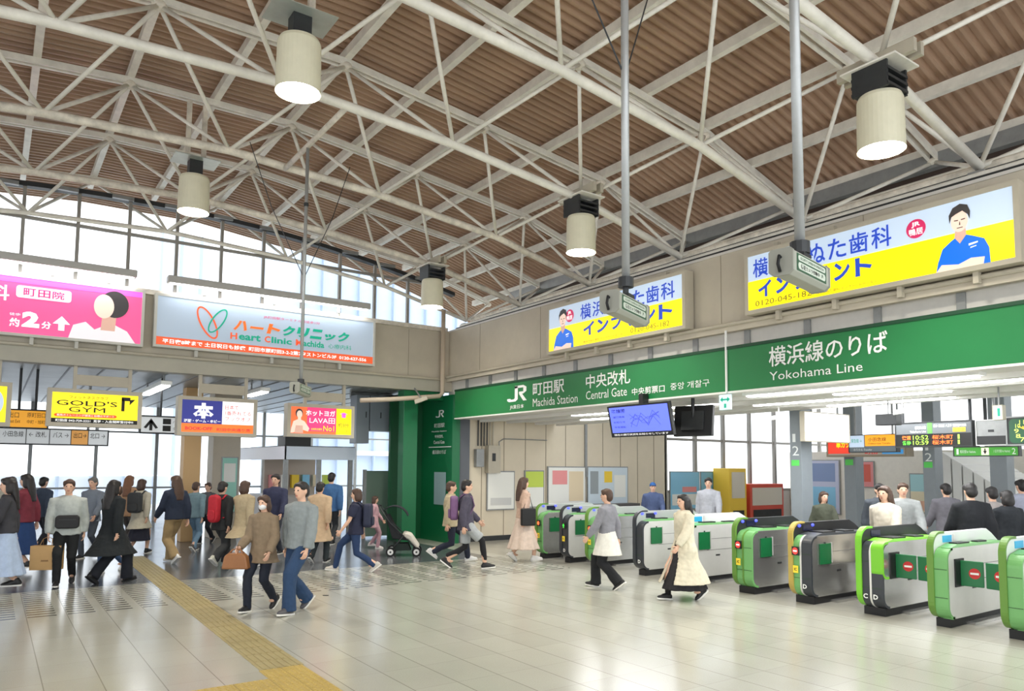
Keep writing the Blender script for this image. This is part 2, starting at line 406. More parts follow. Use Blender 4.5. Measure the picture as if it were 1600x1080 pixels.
# far end of the paid area
fw_ = struct(MB().box((23.0, -2, 0), (23.15, 15.9, 2.45)).build('wall_back', mat('pale end wall', s2l(236, 230, 220), .6, noise_=.05)))
# eave behind the gate wall: beam, fascia, rails
ev = struct(MB().box((11.22, -4, 6.33), (11.42, 16.3, 6.55)).build('trim_7', greymetal))
MB().box((11.36, -4, 5.2), (11.42, 16.3, 6.08)).build('fascia', mat('dark eave', s2l(66, 52, 46), .8), ev)
MB().box((11.36, -4, 6.14), (11.42, 16.3, 6.34)).build('fascia', MATS['dark eave'], ev)
for x, z, r, m in ((9.5, 5.33, .035, darkmetal), (9.6, 5.42, .03, steel_paint), (9.9, 5.62, .04, dirty_paint), (10.4, 5.78, .05, darkmetal), (10.8, 6.0, .035, steel_paint)):
    MB().tube([(x, -4, z), (x, 16.1, z)], r, 8).build('rail', m, ev)

# ============================================================ ROOF FRAME
XB = [-6.8, -4.45, -2.1, .34, 2.69, 5.14, 7.5, 9.78]; ZB = [5.1, 5.75, 6.22, 6.45, 6.55, 6.41, 6.13, 5.58]
XT = [-5.75, -3.3, -.95, 1.48, 4.0, 6.43, 9.02, 11.28]; ZT = [6.43, 7.12, 7.53, 7.72, 7.73, 7.45, 7.12, 6.43]
YB = [16.1, 13.76, 11.32, 8.88, 6.44, 4.0, 1.56, -.88]; YT = [17.42, 14.98, 12.54, 10.1, 7.66, 5.22, 2.78, .34]
ordn = ['against the clerestory windows', 'second out from the clerestory windows', 'third out from the clerestory windows', 'fourth out from the clerestory windows',
        'fifth out from the clerestory windows', 'sixth out, behind the large upper right lamp', 'seventh out, crossing the upper right edge', 'nearest, above the camera']
for j, y in enumerate(YB[:-1]):
    e = empty('roof_truss', (2.69, y, 6.55), 'white tubular roof truss spanning the vault, '+ordn[j], 'roof truss', 'trusses of the vaulted roof')
    MB().tube([(x, y, z) for x, z in zip(XB, ZB)], .062 if j else .045, 10).build('bottom_chord', dirty_paint if j in (1, 2) else steel_paint, e, smooth=True)
    for i, x in enumerate(XB):
        p = Vector((x, y, ZB[i]))
        for ti in (i-1, i):
            if ti < 0 or ti >= len(XT): continue
            for yt in (YT[j], YT[j+1]):
                if abs(yt-y) > 1.6: continue
                q = Vector((XT[ti], yt, ZT[ti])); d = (q-p).normalized()
                MB().cyl(p+d*.05, q-d*.04, .03, 8).build('web_member', steel_paint, e, smooth=True)
    MB().box((9.66, y-.09, 5.22), (9.9, y+.09, 5.5)).build('support_bracket', greymetal, e)
for j, y in enumerate(YT):
    e = empty('rafter', (2.7, y, 7.7), 'white double channel rafter under the brown deck, '+['beyond the clerestory windows', 'first inside the clerestory windows', 'second inside the clerestory windows', 'third inside the clerestory windows', 'fourth inside the clerestory windows', 'fifth inside the clerestory windows', 'sixth inside the clerestory windows', 'nearest the camera'][j], 'rafter', 'rafters under the deck')
    for dy in (-.055, .055):
        b = MB()
        for i in range(len(XT)-1):
            p, q = Vector((XT[i], y+dy, ZT[i]+.05)), Vector((XT[i+1], y+dy, ZT[i+1]+.05)); d = (q-p).normalized(); nn = Vector((-d.z, 0, d.x))
            b.obox(p, d, EY, nn, (0, -.022, -.045), ((q-p).length, .022, .045))
        b.build('channel', steel_paint, e)
    for i in range(len(XT)): MB().ell((XT[i], y, ZT[i]), (.1, .1, .07)).build('node', dirty_paint, e, smooth=True)
px_ = sorted([(x, deck_z(x)) for x in XT]+[((XT[i]+XT[i+1])/2, deck_z((XT[i]+XT[i+1])/2)) for i in range(len(XT)-1)])
for i, (x, z) in enumerate(px_):
    k = len(px_)-1-i
    nth = ['at the eave above the gate wall', 'second up', 'third up', 'fourth up', 'fifth up', 'sixth up', 'seventh up', 'eighth up', 'ninth up', 'tenth up', 'eleventh up', 'twelfth up', 'thirteenth up', 'fourteenth up', 'fifteenth up'][k]
    tag(MB().box((x-.05, -3, z+.07), (x+.05, 18.2, z+.21)).build('purlin', steel_paint), 'white purlin under the corrugated deck, '+nth+(' from the gate wall eave' if k else ''), 'purlin', 'purlins under the deck')

# ============================================================ PENDANT LAMPS
def lamp(loc, hang_top, style, label):
    x, y, z = loc; e = empty('pendant_lamp', (x, y, z), label, 'lamp', 'pendant lamps under the roof')
    r = .235; h = .58
    b = MB().rings([(x, y, z, r, r), (x, y, z+h*.55, r*.99, r*.99), (x, y, z+h-.04, r*.97, r*.97), (x, y, z+h, r*.9, r*.9)], 32)
    b.f.pop(-2)
    b.build('shade', cream, e, smooth=False)
    MB().rings([(x, y, z+.05, r*.93, r*.93), (x, y, z+.052, r*.93, r*.93)], 28).build('lit_disc', lamp_on, e)
    if style == 'channel':
        MB().box((x-.1, y-.09, z+h), (x+.1, y+.09, z+h+.26)).build('driver_box', darkmetal, e)
        MB().obox(Vector((x, y, z+h+.26)), EX, EY, EZ, (-.34, -.24, 0), (.34, .24, .012)).build('mounting_plate', mat('plate metal', s2l(196, 204, 196), .3, .4, noise_=.1), e)
        for dx in (-.12, .12):
            MB().box((x+dx-.035, y-.03, z+h+.27), (x+dx+.035, y+.03, hang_top)).build('hanger_channel', dirty_paint, e)
    else:
        for k in range(3): MB().box((x-.2, y-.2, z+h+.02+.08*k), (x+.2, y+.2, z+h+.05+.08*k)).build('cooling_fin', darkmetal, e)
        for dx in (-.19, .19): MB().box((x+dx-.015, y-.19, z+h), (x+dx+.015, y+.19, z+h+.3)).build('side_bracket', darkmetal, e)
        MB().box((x-.24, y-.3, z+h+.28), (x+.24, y+.3, z+h+.3)).build('mounting_plate', MATS['cream steel paint'], e)
        MB().box((x-.1, y-.42, z+h+.3), (x-.04, y+.42, z+h+.44)).build('cross_beam', beige2, e)
        MB().box((x+.04, y-.42, z+h+.3), (x+.1, y+.42, z+h+.44)).build('cross_beam', beige2, e)
    l = bpy.data.lights.new('lamp_light', 'SPOT'); l.energy = 160; l.color = (1, .95, .84); l.spot_size = R(120); l.spot_blend = .6; l.shadow_soft_size = .2
    o = bpy.data.objects.new('lamp_light', l); col.objects.link(o); o.parent = e; o.location = (0, 0, -.02)
    return e
mat('plate metal', s2l(196, 204, 196), .3, .4, noise_=.1)
lamp((2.49, 7.62, 5.82), 7.69, 'channel', 'large cream cylinder lamp hung on channels, at upper left of centre')
lamp((2.46, 12.5, 5.88), 7.69, 'channel', 'cream cylinder lamp in front of the clerestory windows at left')
lamp((7.5, 8.88, 5.25), 6.1, 'fin', 'cream cylinder lamp with black fins above the farther dental signboard')
lamp((7.5, 4.0, 5.2), 6.1, 'fin', 'largest cream cylinder lamp with black fins, at upper right')
lamp((7.5, 13.76, 5.22), 6.1, 'fin', 'small far cream cylinder lamp close to the corner pipe')

# pipe between the left two trusses, carrying the camera pole
q_ = hit(470, 598, 2, 3.02)
tag(MB().tube([(q_.x, 11.32, 6.47), (q_.x, 8.88, 6.47)], .04, 8).build('crossbar_pipe', dirty_paint, smooth=True), 'stained pipe bridging two trusses above the left camera pole', 'pipe')

# ============================================================ SIGNBOARDS
def emat(name, c, e=.55): return mat(name, s2l(*c), .4, emit=e*.55)
def sigbox(name, fr, B, depth, label, cat, facemat, border=.05, group=None, framemat=None, brackets=0):
    u0_, v0_, u1_, v1_ = B; e = empty(name, fr.w((u0_+u1_)/2, v0_, -depth/2), label, cat, group)
    MB().obox(fr.o, fr.U, fr.V, fr.N, (u0_-border, v0_-border, -depth), (u1_+border, v1_+border, -.012)).build('case', framemat or beige2, e, bevel=.008)
    b = MB()
    for q in ((u0_-border, v0_-border, u1_+border, v0_), (u0_-border, v1_, u1_+border, v1_+border), (u0_-border, v0_, u0_, v1_), (u1_, v0_, u1_+border, v1_)):
        b.obox(fr.o, fr.U, fr.V, fr.N, (q[0], q[1], -.012), (q[2], q[3], .012))
    b.build('rim', framemat or beige2, e)
    if facemat: rect(e, fr, B, facemat, 0, 'face', .01)
    for k in range(brackets):
        u = u0_+(u1_-u0_)*(k+.5)/brackets
        MB().obox(fr.o, fr.U, fr.V, fr.N, (u-.03, v0_-border-.13, -.14), (u+.03, v0_-border, -.06)).build('bracket', framemat or beige2, e)
        MB().obox(fr.o, fr.U, fr.V, fr.N, (u-.03, v1_+border, -.14), (u+.03, v1_+border+.08, -.06)).build('bracket', framemat or beige2, e)
    return e
def pbox(fr, x0, y0, x1, y1):                   # two opposite photo corners on the face
    a, b = fr.pt(x0, y0), fr.pt(x1, y1); return (min(a[0], b[0]), min(a[1], b[1]), max(a[0], b[0]), max(a[1], b[1]))
sky_blue = emat('sign pale blue', (198, 216, 238), .3); yel = emat('sign yellow', (255, 232, 0), .55)
ink_blue = emat('sign blue ink', (38, 74, 190), .35); crimson = emat('sign crimson', (196, 40, 92), .4)
skin_p = emat('printed skin', (238, 205, 188), .4); hair_p = emat('printed hair', (58, 54, 56), .15); blue_p = emat('printed blue scrubs', (0, 104, 218), .4)
wht_p = emat('printed white', (250, 250, 250), .5); grey_p = emat('printed grey', (120, 110, 40), .1); skin_sh = emat('printed skin shade', (216, 172, 154), .3)

def dental(fr, B, label, man_left):
    e = sigbox('lightbox_sign', fr, B, .2, label, 'sign', sky_blue, .06, 'dental signboards on the gate wall', brackets=4)
    rect(e, fr, rel(B, 0, 0, 1, .53), yel, .004, 'yellow_band')
    W, H = B[2]-B[0], B[3]-B[1]
    if man_left: mx, tx, cxm, ph = B[0]+.13*W, .27, .185, .66
    else: mx, tx, cxm, ph = B[2]-.155*W, .02, .70, .035
    L = tx; Rr = .96 if man_left else .62
    n = 7; st = '横浜きぬた歯科'; w_ = (Rr-L)/n
    for k, c in enumerate(st):
        text(e, c, fr, rel(B, L+w_*k+.006, .58, L+w_*(k+1)-.006, .92), ink_blue, .012)
    st = 'インプラント'; L2 = L+.02; R2 = (.95 if man_left else .55); w_ = (R2-L2)/6
    for k, c in enumerate(st):
        text(e, c, fr, rel(B, L2+w_*k+.01, .2, L2+w_*(k+1)-.01, .5), ink_blue, .04)
    text(e, '0120-045-182', fr, rel(B, ph, .05, ph+.26, .15), grey_p, .0)
    text(e, '横浜きぬた歯科 インプラントセンター', fr, rel(B, ph+.28 if not man_left else .3, .04, (ph+.52) if not man_left else .62, .09), grey_p, .0)
    # round station badge
    c = (B[0]+cxm*W, B[1]+.74*H); r = .13*H
    shape(e, fr, [oval(c, (r*1.12, r*1.12))], crimson, .006, 'badge')
    text(e, 'JR', fr, (c[0]-r*.5, c[1]+r*.15, c[0]+r*.5, c[1]+r*.8), wht_p, .03, .009)
    text(e, '鴨居', fr, (c[0]-r*.8, c[1]-r*.75, c[0]+r*.8, c[1]+r*.05), wht_p, .01, .009)
    # printed man in blue scrubs with folded arms
    q = lambda *p: [(mx+a*H, B[1]+b*H) for a, b in p]
    shape(e, fr, [q((-.36, .0), (-.33, .14), (-.26, .33), (-.14, .42), (-.06, .47), (.07, .47), (.16, .43), (.3, .36), (.36, .22), (.37, .0))], blue_p, .007, 'printed_figure')
    shape(e, fr, [q((-.36, .0), (-.28, .1), (-.05, .06), (.12, .12), (.3, .1), (.28, .0))], skin_p, .009, 'printed_figure')
    shape(e, fr, [q((-.09, .46), (-.02, .36), (.07, .47), (.06, .6), (-.07, .6))], skin_sh, .009, 'printed_figure')
    shape(e, fr, [oval((mx-.015*H, B[1]+.69*H), (.115*H, .16*H))], skin_p, .011, 'printed_figure')
    shape(e, fr, [q((-.15, .68), (-.155, .8), (-.1, .9), (0, .94), (.1, .9), (.135, .8), (.125, .68), (.1, .76), (.03, .83), (-.06, .8), (-.12, .77))], hair_p, .013, 'printed_figure')
    shape(e, fr, [q((-.085, .70), (-.03, .695), (-.03, .71), (-.085, .715)), q((.01, .695), (.065, .70), (.065, .715), (.01, .71)), q((-.05, .585), (.03, .585), (.03, .597), (-.05, .597)), q((-.02, .63), (.0, .63), (-.005, .68), (-.012, .68))], mat('printed features', s2l(96, 70, 66), .6), .014, 'printed_figure')
    shape(e, fr, [q((.1, .3), (.22, .32), (.22, .34), (.1, .33)), q((.12, .26), (.2, .275), (.2, .285), (.12, .275))], wht_p, .014, 'badge_lettering')
    return e
fr = onX(9.02)
dental(fr, pbox(fr, 1171, 402, 1580, 398), 'nearer and larger looking yellow and pale blue dental lightbox, printed man at its right', False) if False else None
a, b2 = fr.pt(1170, 487), fr.pt(1582, 293)
dental(fr, (a[0], a[1]+.01, b2[0], b2[1]+.02), 'nearer yellow and pale blue dental lightbox, printed man in blue at its right', False)
a, b2 = fr.pt(858, 550), fr.pt(1066, 428)
dental(fr, (a[0], a[1], b2[0], b2[1]), 'farther yellow and pale blue dental lightbox, printed man in blue at its left', True)

# passage wall signs
fr = onY(15.98)
hgrey = emat('sign silver blue', (176, 192, 210), .2); orange = emat('sign orange red', (232, 92, 48), .35); teal = emat('sign teal', (0, 158, 128), .3); org2 = emat('sign orange', (240, 110, 40), .35)
B = pbox(fr, 247, 461, 582, 568); B = (B[0], fr.pt(247, 538)[1], B[2], fr.pt(582, 504)[1])
e = sigbox('lightbox_sign', fr, B, .2, 'silver blue clinic lightbox with orange foot band and heart loops', 'sign', hgrey, .05, framemat=mat('pale frame', s2l(206, 204, 196), .5), brackets=3)
rect(e, fr, rel(B, 0, 0, 1, .165), orange, .004, 'foot_band')
text(e, '平日夜8時まで 土日祝日も診療  町田市原町田3-2-2第2タストンビル3F  0120-627-556', fr, rel(B, .025, .035, .965, .13), wht_p, .02)
Wd, Hd = B[2]-B[0], B[3]-B[1]
def blob(fr, e, s, box, m, bold, sl=0): return text(e, s, fr, rel(B, *box), m, bold, slant=sl)
for k, c in enumerate('ハート'): blob(fr, e, c, (.315+.075*k, .46 if c != 'ー' else .53, .375+.075*k, .68 if c != 'ー' else .58), org2, .05, .25)
for k, c in enumerate('クリニック'): blob(fr, e, c, (.535+.068*k, .45, .592+.068*k, .68 if c != 'ッ' else .6), teal, .05, .25)
blob(fr, e, 'JR町田駅ターミナル口徒歩1分', (.45, .78, .72, .85), crimson, 0)
for s, x0, x1, m in (('H', .305, .335, orange), ('eart', .342, .44, teal), ('C', .458, .485, orange), ('linic', .49, .585, teal), ('M', .605, .635, orange), ('achida', .64, .745, teal)):
    blob(fr, e, s, (x0, .26, x1, .40), m, .03)
blob(fr, e, '心療内科', (.765, .27, .885, .38), teal, 0)
c1 = (B[0]+.205*Wd, B[1]+.55*Hd)
shape(e, fr, ring2(c1, (.15, .36), .035, R(28)), orange, .006, 'heart_loop')
shape(e, fr, ring2((c1[0]+.2, c1[1]+.06), (.12, .30), .03, R(-32)), teal, .008, 'heart_loop')
pink = emat('sign pink', (238, 84, 140), .45)
B = pbox(fr, -60, 425, 219, 536); B = (-.55, fr.pt(0, 518)[1]+.0, B[2], fr.pt(219, 457)[1])
e = sigbox('lightbox_sign', fr, B, .2, 'pink clinic lightbox with white arrow and a printed woman, cut off at left', 'sign', pink, .05, framemat=MATS['pale frame'], brackets=4)
rect(e, fr, rel(B, 0, .9, 1, 1), emat('sign magenta', (250, 90, 210), .6), .004, 'head_band')
pb = pbox(fr, 26, 444, 111, 476); shape(e, fr, [rrect(rel(pb, 0, .1, 1, .95), .05)], emat('sign lilac', (206, 214, 240), .45), .006, 'name_plate')
for k, c in enumerate('町田院'): text(e, c, fr, rel(pb, .13+.26*k, .25, .35+.26*k, .8), emat('sign deep pink', (206, 30, 110), .35), .012, .009)
text(e, '科', fr, pbox(fr, -18, 442, 14, 470), wht_p, .02)
text(e, '約', fr, pbox(fr, 15, 496, 30, 511), wht_p, .03); text(e, '徒歩', fr, pbox(fr, 15, 488, 32, 494), wht_p, .0)
text(e, '2', fr, pbox(fr, 35, 486, 61, 513), wht_p, .06); text(e, '分', fr, pbox(fr, 65, 502, 80, 515), wht_p, .03)
q = pbox(fr, 83, 493, 109, 518); shape(e, fr, [[(q[0], q[1]+(q[3]-q[1])*.45), ((q[0]+q[2])/2, q[3]), (q[2], q[1]+(q[3]-q[1])*.45)], [(q[0]+.09, q[1]), (q[2]-.09, q[1]), (q[2]-.09, q[1]+.17), (q[0]+.09, q[1]+.17)]], wht_p, .006, 'arrow')
hx, hy = fr.pt(168, 483)
shape(e, fr, [[(hx-.62, B[1]), (hx-.55, B[1]+.25), (hx-.35, B[1]+.33), (hx-.2, B[1]+.2), (hx-.02, B[1]+.3), (hx+.12, B[1]+.33), (hx+.35, B[1]+.22), (hx+.5, B[1])]], emat('printed white cloth', (226, 220, 224), .4), .006, 'printed_figure')
shape(e, fr, [[(hx-.1, B[1]+.2), (hx+.14, B[1]+.2), (hx+.16, hy-.05), (hx-.08, hy-.1)]], skin_sh, .007, 'printed_figure')
shape(e, fr, [oval((hx+.12, hy+.1), (.24, .26))], hair_p, .008, 'printed_figure')
shape(e, fr, [oval((hx-.06, hy+.04), (.17, .23))], skin_p, .010, 'printed_figure')
# hooded lamp bars above the two clinic signs
for (x0, x1, lab) in ((.0-.6, fr.pt(212, 440)[0], 'grey lamp bar above the pink clinic sign'), (fr.pt(260, 444)[0], fr.pt(574, 490)[0], 'grey lamp bar above the silver blue clinic sign')):
    e = empty('lamp_bar', ((x0+x1)/2, 15.9, 5.45), lab, 'lamp bar', 'lamp bars above the clinic signs')
    MB().box((x0, 15.78, 5.46), (x1, 16.0, 5.6)).build('hood', mat('hood paint', s2l(190, 188, 184), .6), e, bevel=.02)
    MB().box((x0+.05, 15.84, 5.445), (x1-.05, 15.94, 5.47)).build('tube', tube_on, e)
    for k in range(3):
        x = x0+(x1-x0)*(k+.5)/3; MB().box((x-.03, 15.92, 5.3), (x+.03, 16.0, 5.47)).build('arm', greymetal, e)
    l = bpy.data.lights.new('bar_light', 'AREA'); l.shape = 'RECTANGLE'; l.size = x1-x0-.2; l.size_y = .06; l.energy = 5
    o = bpy.data.objects.new('bar_light', l); col.objects.link(o); o.parent = e; o.location = (0, -.1, -.03); o.rotation_euler = (R(25), 0, 0)

# hanging advertising boxes under the passage beam
fr = onY(16.15)
def hang_ad(x0, y0, x1, y1, label, face):
    B = pbox(fr, x0, y0, x1, y1)
    e = sigbox('hanging_lightbox', fr, B, .26, label, 'sign', face, .075, 'hanging advertising boxes under the beam')
    for u in (B[0]+.25*(B[2]-B[0]), B[0]+.9*(B[2]-B[0])): MB().box((u-.03, 16.24, B[3]+.07), (u+.03, 16.32, 3.71)).build('hanger', beige2, e)
    u0_, u1_ = B[0]+.25*(B[2]-B[0]), B[0]+.9*(B[2]-B[0])
    MB().box((u0_+.03, 16.25, B[3]+.16), (u1_-.03, 16.31, B[3]+.36)).build('hanger_board', beige2, e)
    return e, B
e, B = hang_ad(82, 612, 214, 664, "yellow hanging lightbox for a gym with a right turn arrow", yel)
rect(e, fr, rel(B, 0, 0, 1, .14), inkblack, .005, 'foot_band')
text(e, '町田店 042-729-2221  見学・入会随時受付中!!', fr, rel(B, .05, .025, .95, .115), wht_p, .01, .008)
shape(e, fr, [rrect(rel(B, .03, .19, .75, .30), .04)], org2, .006, 'pill')
text(e, '最高のトレーニング環境と目標のサポート', fr, rel(B, .06, .215, .72, .28), wht_p, 0, .009)
text(e, 'フィットネスクラブ', fr, rel(B, .19, .8, .64, .91), inkblack, 0)
text(e, "GOLD'S", fr, rel(B, .05, .575, .75, .75), inkblack, .008); text(e, 'GYM', fr, rel(B, .19, .36, .61, .53), inkblack, .0)
q = rel(B, .8, .45, .95, .85); u, v, U, V = q
shape(e, fr, [[(u, v), (u+.055, v), (u+.055, v+.2), (u, v+.27)], [(u, v+.2), (u+.15, v+.2), (u+.15, v+.27), (u, v+.27)], [(u+.14, v+.12), (U+.02, v+.235), (u+.14, V)]], inkblack, .006, 'arrow')
e, B = hang_ad(285, 624, 395, 678, 'hanging lightbox for a bookshop, navy and white above orange', wht_p)
navy_p = emat('sign navy', (40, 46, 140), .3)
rect(e, fr, rel(B, 0, .27, .55, 1), navy_p, .005, 'navy_field'); rect(e, fr, rel(B, 0, 0, 1, .27), emat('sign warm orange', (255, 116, 40), .45), .005, 'orange_band')
text(e, '本', fr, rel(B, .15, .43, .43, .92), wht_p, .07, .008); text(e, '洋服・ゲーム・ホビー', fr, rel(B, .03, .3, .53, .4), wht_p, .02, .008)
red_p = emat('sign red', (210, 50, 50), .3)
for k, s in enumerate(('日本で', '1番売れてる', 'ブックオフ')): text(e, s, fr, rel(B, .59, .75-.185*k, (.78, .96, .95)[k], .89-.185*k), red_p, .0, .008)
text(e, 'BOOK-OFF', fr, rel(B, .05, .06, .42, .17), red_p, .035, .008); text(e, '町田中央通り店', fr, rel(B, .48, .05, .96, .15), red_p, .02, .008)
e, B = hang_ad(455, 635, 548, 680, 'hanging lightbox for a yoga studio, hot pink with yellow end', emat('sign hot pink', (240, 60, 120), .45))
rect(e, fr, rel(B, 0, 0, .26, 1), emat('sign coral', (250, 110, 60), .45), .004, 'coral_field'); rect(e, fr, rel(B, 0, 0, .75, .1), MATS['sign coral'], .0045, 'coral_foot'); rect(e, fr, rel(B, .745, 0, 1, 1), yel, .005, 'yellow_field')
text(e, 'ホットヨガ', fr, rel(B, .24, .68, .72, .9), wht_p, .02, .007); text(e, 'LAVA田', fr, rel(B, .3, .4, .72, .62), wht_p, .0, .007)
text(e, 'No1', fr, rel(B, .53, .12, .71, .32), yel, .0, .007); text(e, '会員数店舗数', fr, rel(B, .33, .14, .51, .22), yel, 0, .007)
text(e, '約3分', fr, rel(B, .78, .28, .96, .46), grey_p, .01, .008); text(e, 'ホットヨガ町田', fr, rel(B, .78, .08, .97, .17), grey_p, 0, .008)
q = rel(B, .8, .66, .94, .86); u, v, U, V = q; shape(e, fr, [[(u, v+.08), ((u+U)/2, V), (U, v+.08)], [(u+.05, v), (U-.05, v), (U-.05, v+.09), (u+.05, v+.09)]], emat('sign magenta', (250, 0, 160), .4), .008, 'arrow')
W_, H_ = B[2]-B[0], B[3]-B[1]; p_ = lambda *s: [(B[0]+a*W_, B[1]+b*H_) for a, b in s]
shape(e, fr, [p_((.0, .02), (.01, .2), (.04, .45), (.1, .52), (.16, .52), (.22, .46), (.3, .2), (.28, .08), (.16, .16), (.04, .02))], skin_p, .007, 'printed_figure')
shape(e, fr, [oval((B[0]+.13*W_, B[1]+.76*H_), (.06*W_, .17*H_))], hair_p, .008, 'printed_figure'); shape(e, fr, [oval((B[0]+.135*W_, B[1]+.72*H_), (.045*W_, .14*H_)), p_((.11, .48), (.16, .48), (.16, .64), (.11, .64))], skin_p, .010, 'printed_figure')
shape(e, fr, [p_((.06, .02), (.2, .02), (.19, .3), (.08, .3))], skin_sh, .011, 'printed_figure')
e, B = hang_ad(-130, 596, 8, 660, 'yellow hanging lightbox cut off by the left edge', yel)
shape(e, fr, [oval((B[2]-.2, (B[1]+B[3])/2+.03), (.16, .24))], sky_blue, .006, 'pale_oval')

# green station signboard over the gates
jx = fr.pt(0, 0)
fr = onX(9.17)
yj = fr.pt(1136, 580)[0]
yl_ = fr.pt(710.5, 640)[0]; vb, vt = 3.03, 3.70
gl = empty('gate_signboard', (9.2, -(yl_+yj)/2, vb), 'green station name board over the gates, left board with station mark', 'signboard')
MB().box((9.17, -yj+.012, vb), (9.33, -yl_, vt)).build('board', green, gl)
gr = empty('gate_signboard', (9.2, 5, vb), 'green line name board over the gates, right board running out of frame', 'signboard')
MB().box((9.17, -3.5, vb), (9.33, -yj-.012, vt)).build('board', green, gr)
for e, y0, y1 in ((gl, -yj+.012, -yl_), (gr, -3.5, -yj-.012)):
    MB().box((9.155, y0, vt-.025), (9.33, y1, vt+.02)).build('top_trim', mat('dark green trim', s2l(14, 66, 40), .5), e)
    MB().box((9.16, y0, vb-.03), (9.33, y1, vb)).build('bottom_trim', soff, e)
tag(MB().box((9.14, -yj-.012, vb-.02), (9.165, -yj+.012, 3.97)).build('divider_strip', white), 'thin white strip between the two green signboards', 'strip')
def jr(parent, fr, B, m):                      # station mark
    u, v, U, V = B; s = lambda *p: [(u+a*(U-u), v+b*(V-v)) for a, b in p]
    shape(parent, fr, [s((.0, .2), (.16, .2), (.2, .14), (.34, .14), (.4, .2), (.4, .95), (.56, .95), (.56, .12), (.44, 0), (.1, 0), (0, .08), (0, .2)),
        s((.4, .82), (.84, .82), (.84, .97), (.4, .97)), s((.84, .97), (1, .84), (1, .58), (.84, .44), (.84, .97)), s((.62, .44), (.84, .44), (.84, .58), (.62, .58)), s((.62, .44), (.78, .44), (1.02, .0), (.84, .0))], m, .008, 'station_mark')
q = pbox(fr, 793, 628, 823, 601); jr(gl, fr, (q[0], fr.pt(793, 629)[1], q[2], fr.pt(823, 600)[1]), letter)
def px_text(parent, s, x0, yb0, x1, yt1, m=letter, bold=0): # lower left and upper right photo corners
    a, b = fr.pt(x0, yb0), fr.pt(x1, yt1); return text(parent, s, fr, (a[0], a[1], b[0], b[1]), m, bold, .008)
px_text(gl, 'JR東日本', 797, 641, 819, 631, bold=.01)
px_text(gl, '町田駅', 833, 619, 882, 592, bold=.01); px_text(gl, 'Machida Station', 833, 636, 903, 615)
px_text(gl, '中央改札', 916, 608, 985, 576, bold=.01); px_text(gl, 'Central Gate', 916, 625, 980, 604)
px_text(gl, '中央剪票口', 988, 618, 1039, 601, bold=.01); px_text(gl, '중앙 개찰구', 1048, 610, 1109, 592)
px_text(gr, '横浜線のりば', 1202, 574, 1387, 515, bold=.012); px_text(gr, 'Yokohama Line', 1203, 595, 1348, 565)

# green corner portal with station lettering
e = empty('corner_portal', (8.9, 16.3, 0), 'deep green corner portal beside the gates with white lettering', 'portal')
MB().box((8.12, YL+.02, 0), (8.5, YL+.3, 3.56)).build('post', dgreen, e, bevel=.01)
MB().box((9.2, 15.74, 0), (9.42, 17.3, 3.62)).build('panel', dgreen, e)
MB().box((8.12, YL+.02, 3.5), (9.2, YL+.35, 3.7)).build('header', dgreen, e)
MB().box((8.3, 17.3, 0), (9.4, 17.4, 3.62)).build('back_panel', mat('shaded recess green', s2l(0, 84, 46), .5), e)  # darker copy of the portal green, recess shade put into its colour
fr = onX(9.19)
q = pbox(fr, 681, 655, 694, 640); jr(e, fr, (q[0], fr.pt(681, 653)[1], q[2], fr.pt(694, 640)[1]), letter)
for s, y0, y1, x0, x1 in (('町田駅', 669, 661, 679, 695), ('Machida Station', 676, 672, 675, 698), ('中央改札', 685, 679, 680, 693), ('Central Gate', 694, 688, 678, 695), ('横浜線のりば', 710, 703, 676, 697)):
    px_text(e, s, x0, y0, x1, y1)
a, b2 = fr.pt(670, 700), fr.pt(705, 698); rect(e, fr, (a[0], b2[1]-.01, b2[0], b2[1]+.01), letter, .005, 'rule')
a, b2 = fr.pt(678, 788), fr.pt(697, 738); rect(e, fr, (a[0], a[1], b2[0], b2[1]), mat('notice sheet', s2l(150, 176, 180), .4), .006, 'notice')

# cream drain pipe at the corner and small camera beside it
tag(MB().tube([(9.05, 16.0, 5.75), (9.05, 16.0, 3.66), (8.95, 15.98, 3.58), (8.3, 15.97, 3.5), (7.6, 15.98, 3.42), (6.9, 16.0, 3.36)], .055, 12).build('drain_pipe', mat('cream pipe', s2l(206, 190, 170), .5), smooth=True), 'cream drain pipe down the wall corner, bending left under the beam', 'pipe')
e = empty('security_camera', (8.35, 15.9, 3.55), 'small cream camera beside the bent drain pipe', 'camera')
MB().obox(Vector((8.35, 15.78, 3.44)), Vector((.8, -.5, .35)).normalized(), Vector((.5, .8, 0)).normalized(), Vector((-.2, .1, 1)).normalized(), (-.16, -.05, -.05), (.16, .05, .05)).build('housing', beige2, e, bevel=.01)
MB().cyl((8.38, 15.8, 3.46), (8.38, 16.2, 3.76), .02).build('bracket', greymetal, e)

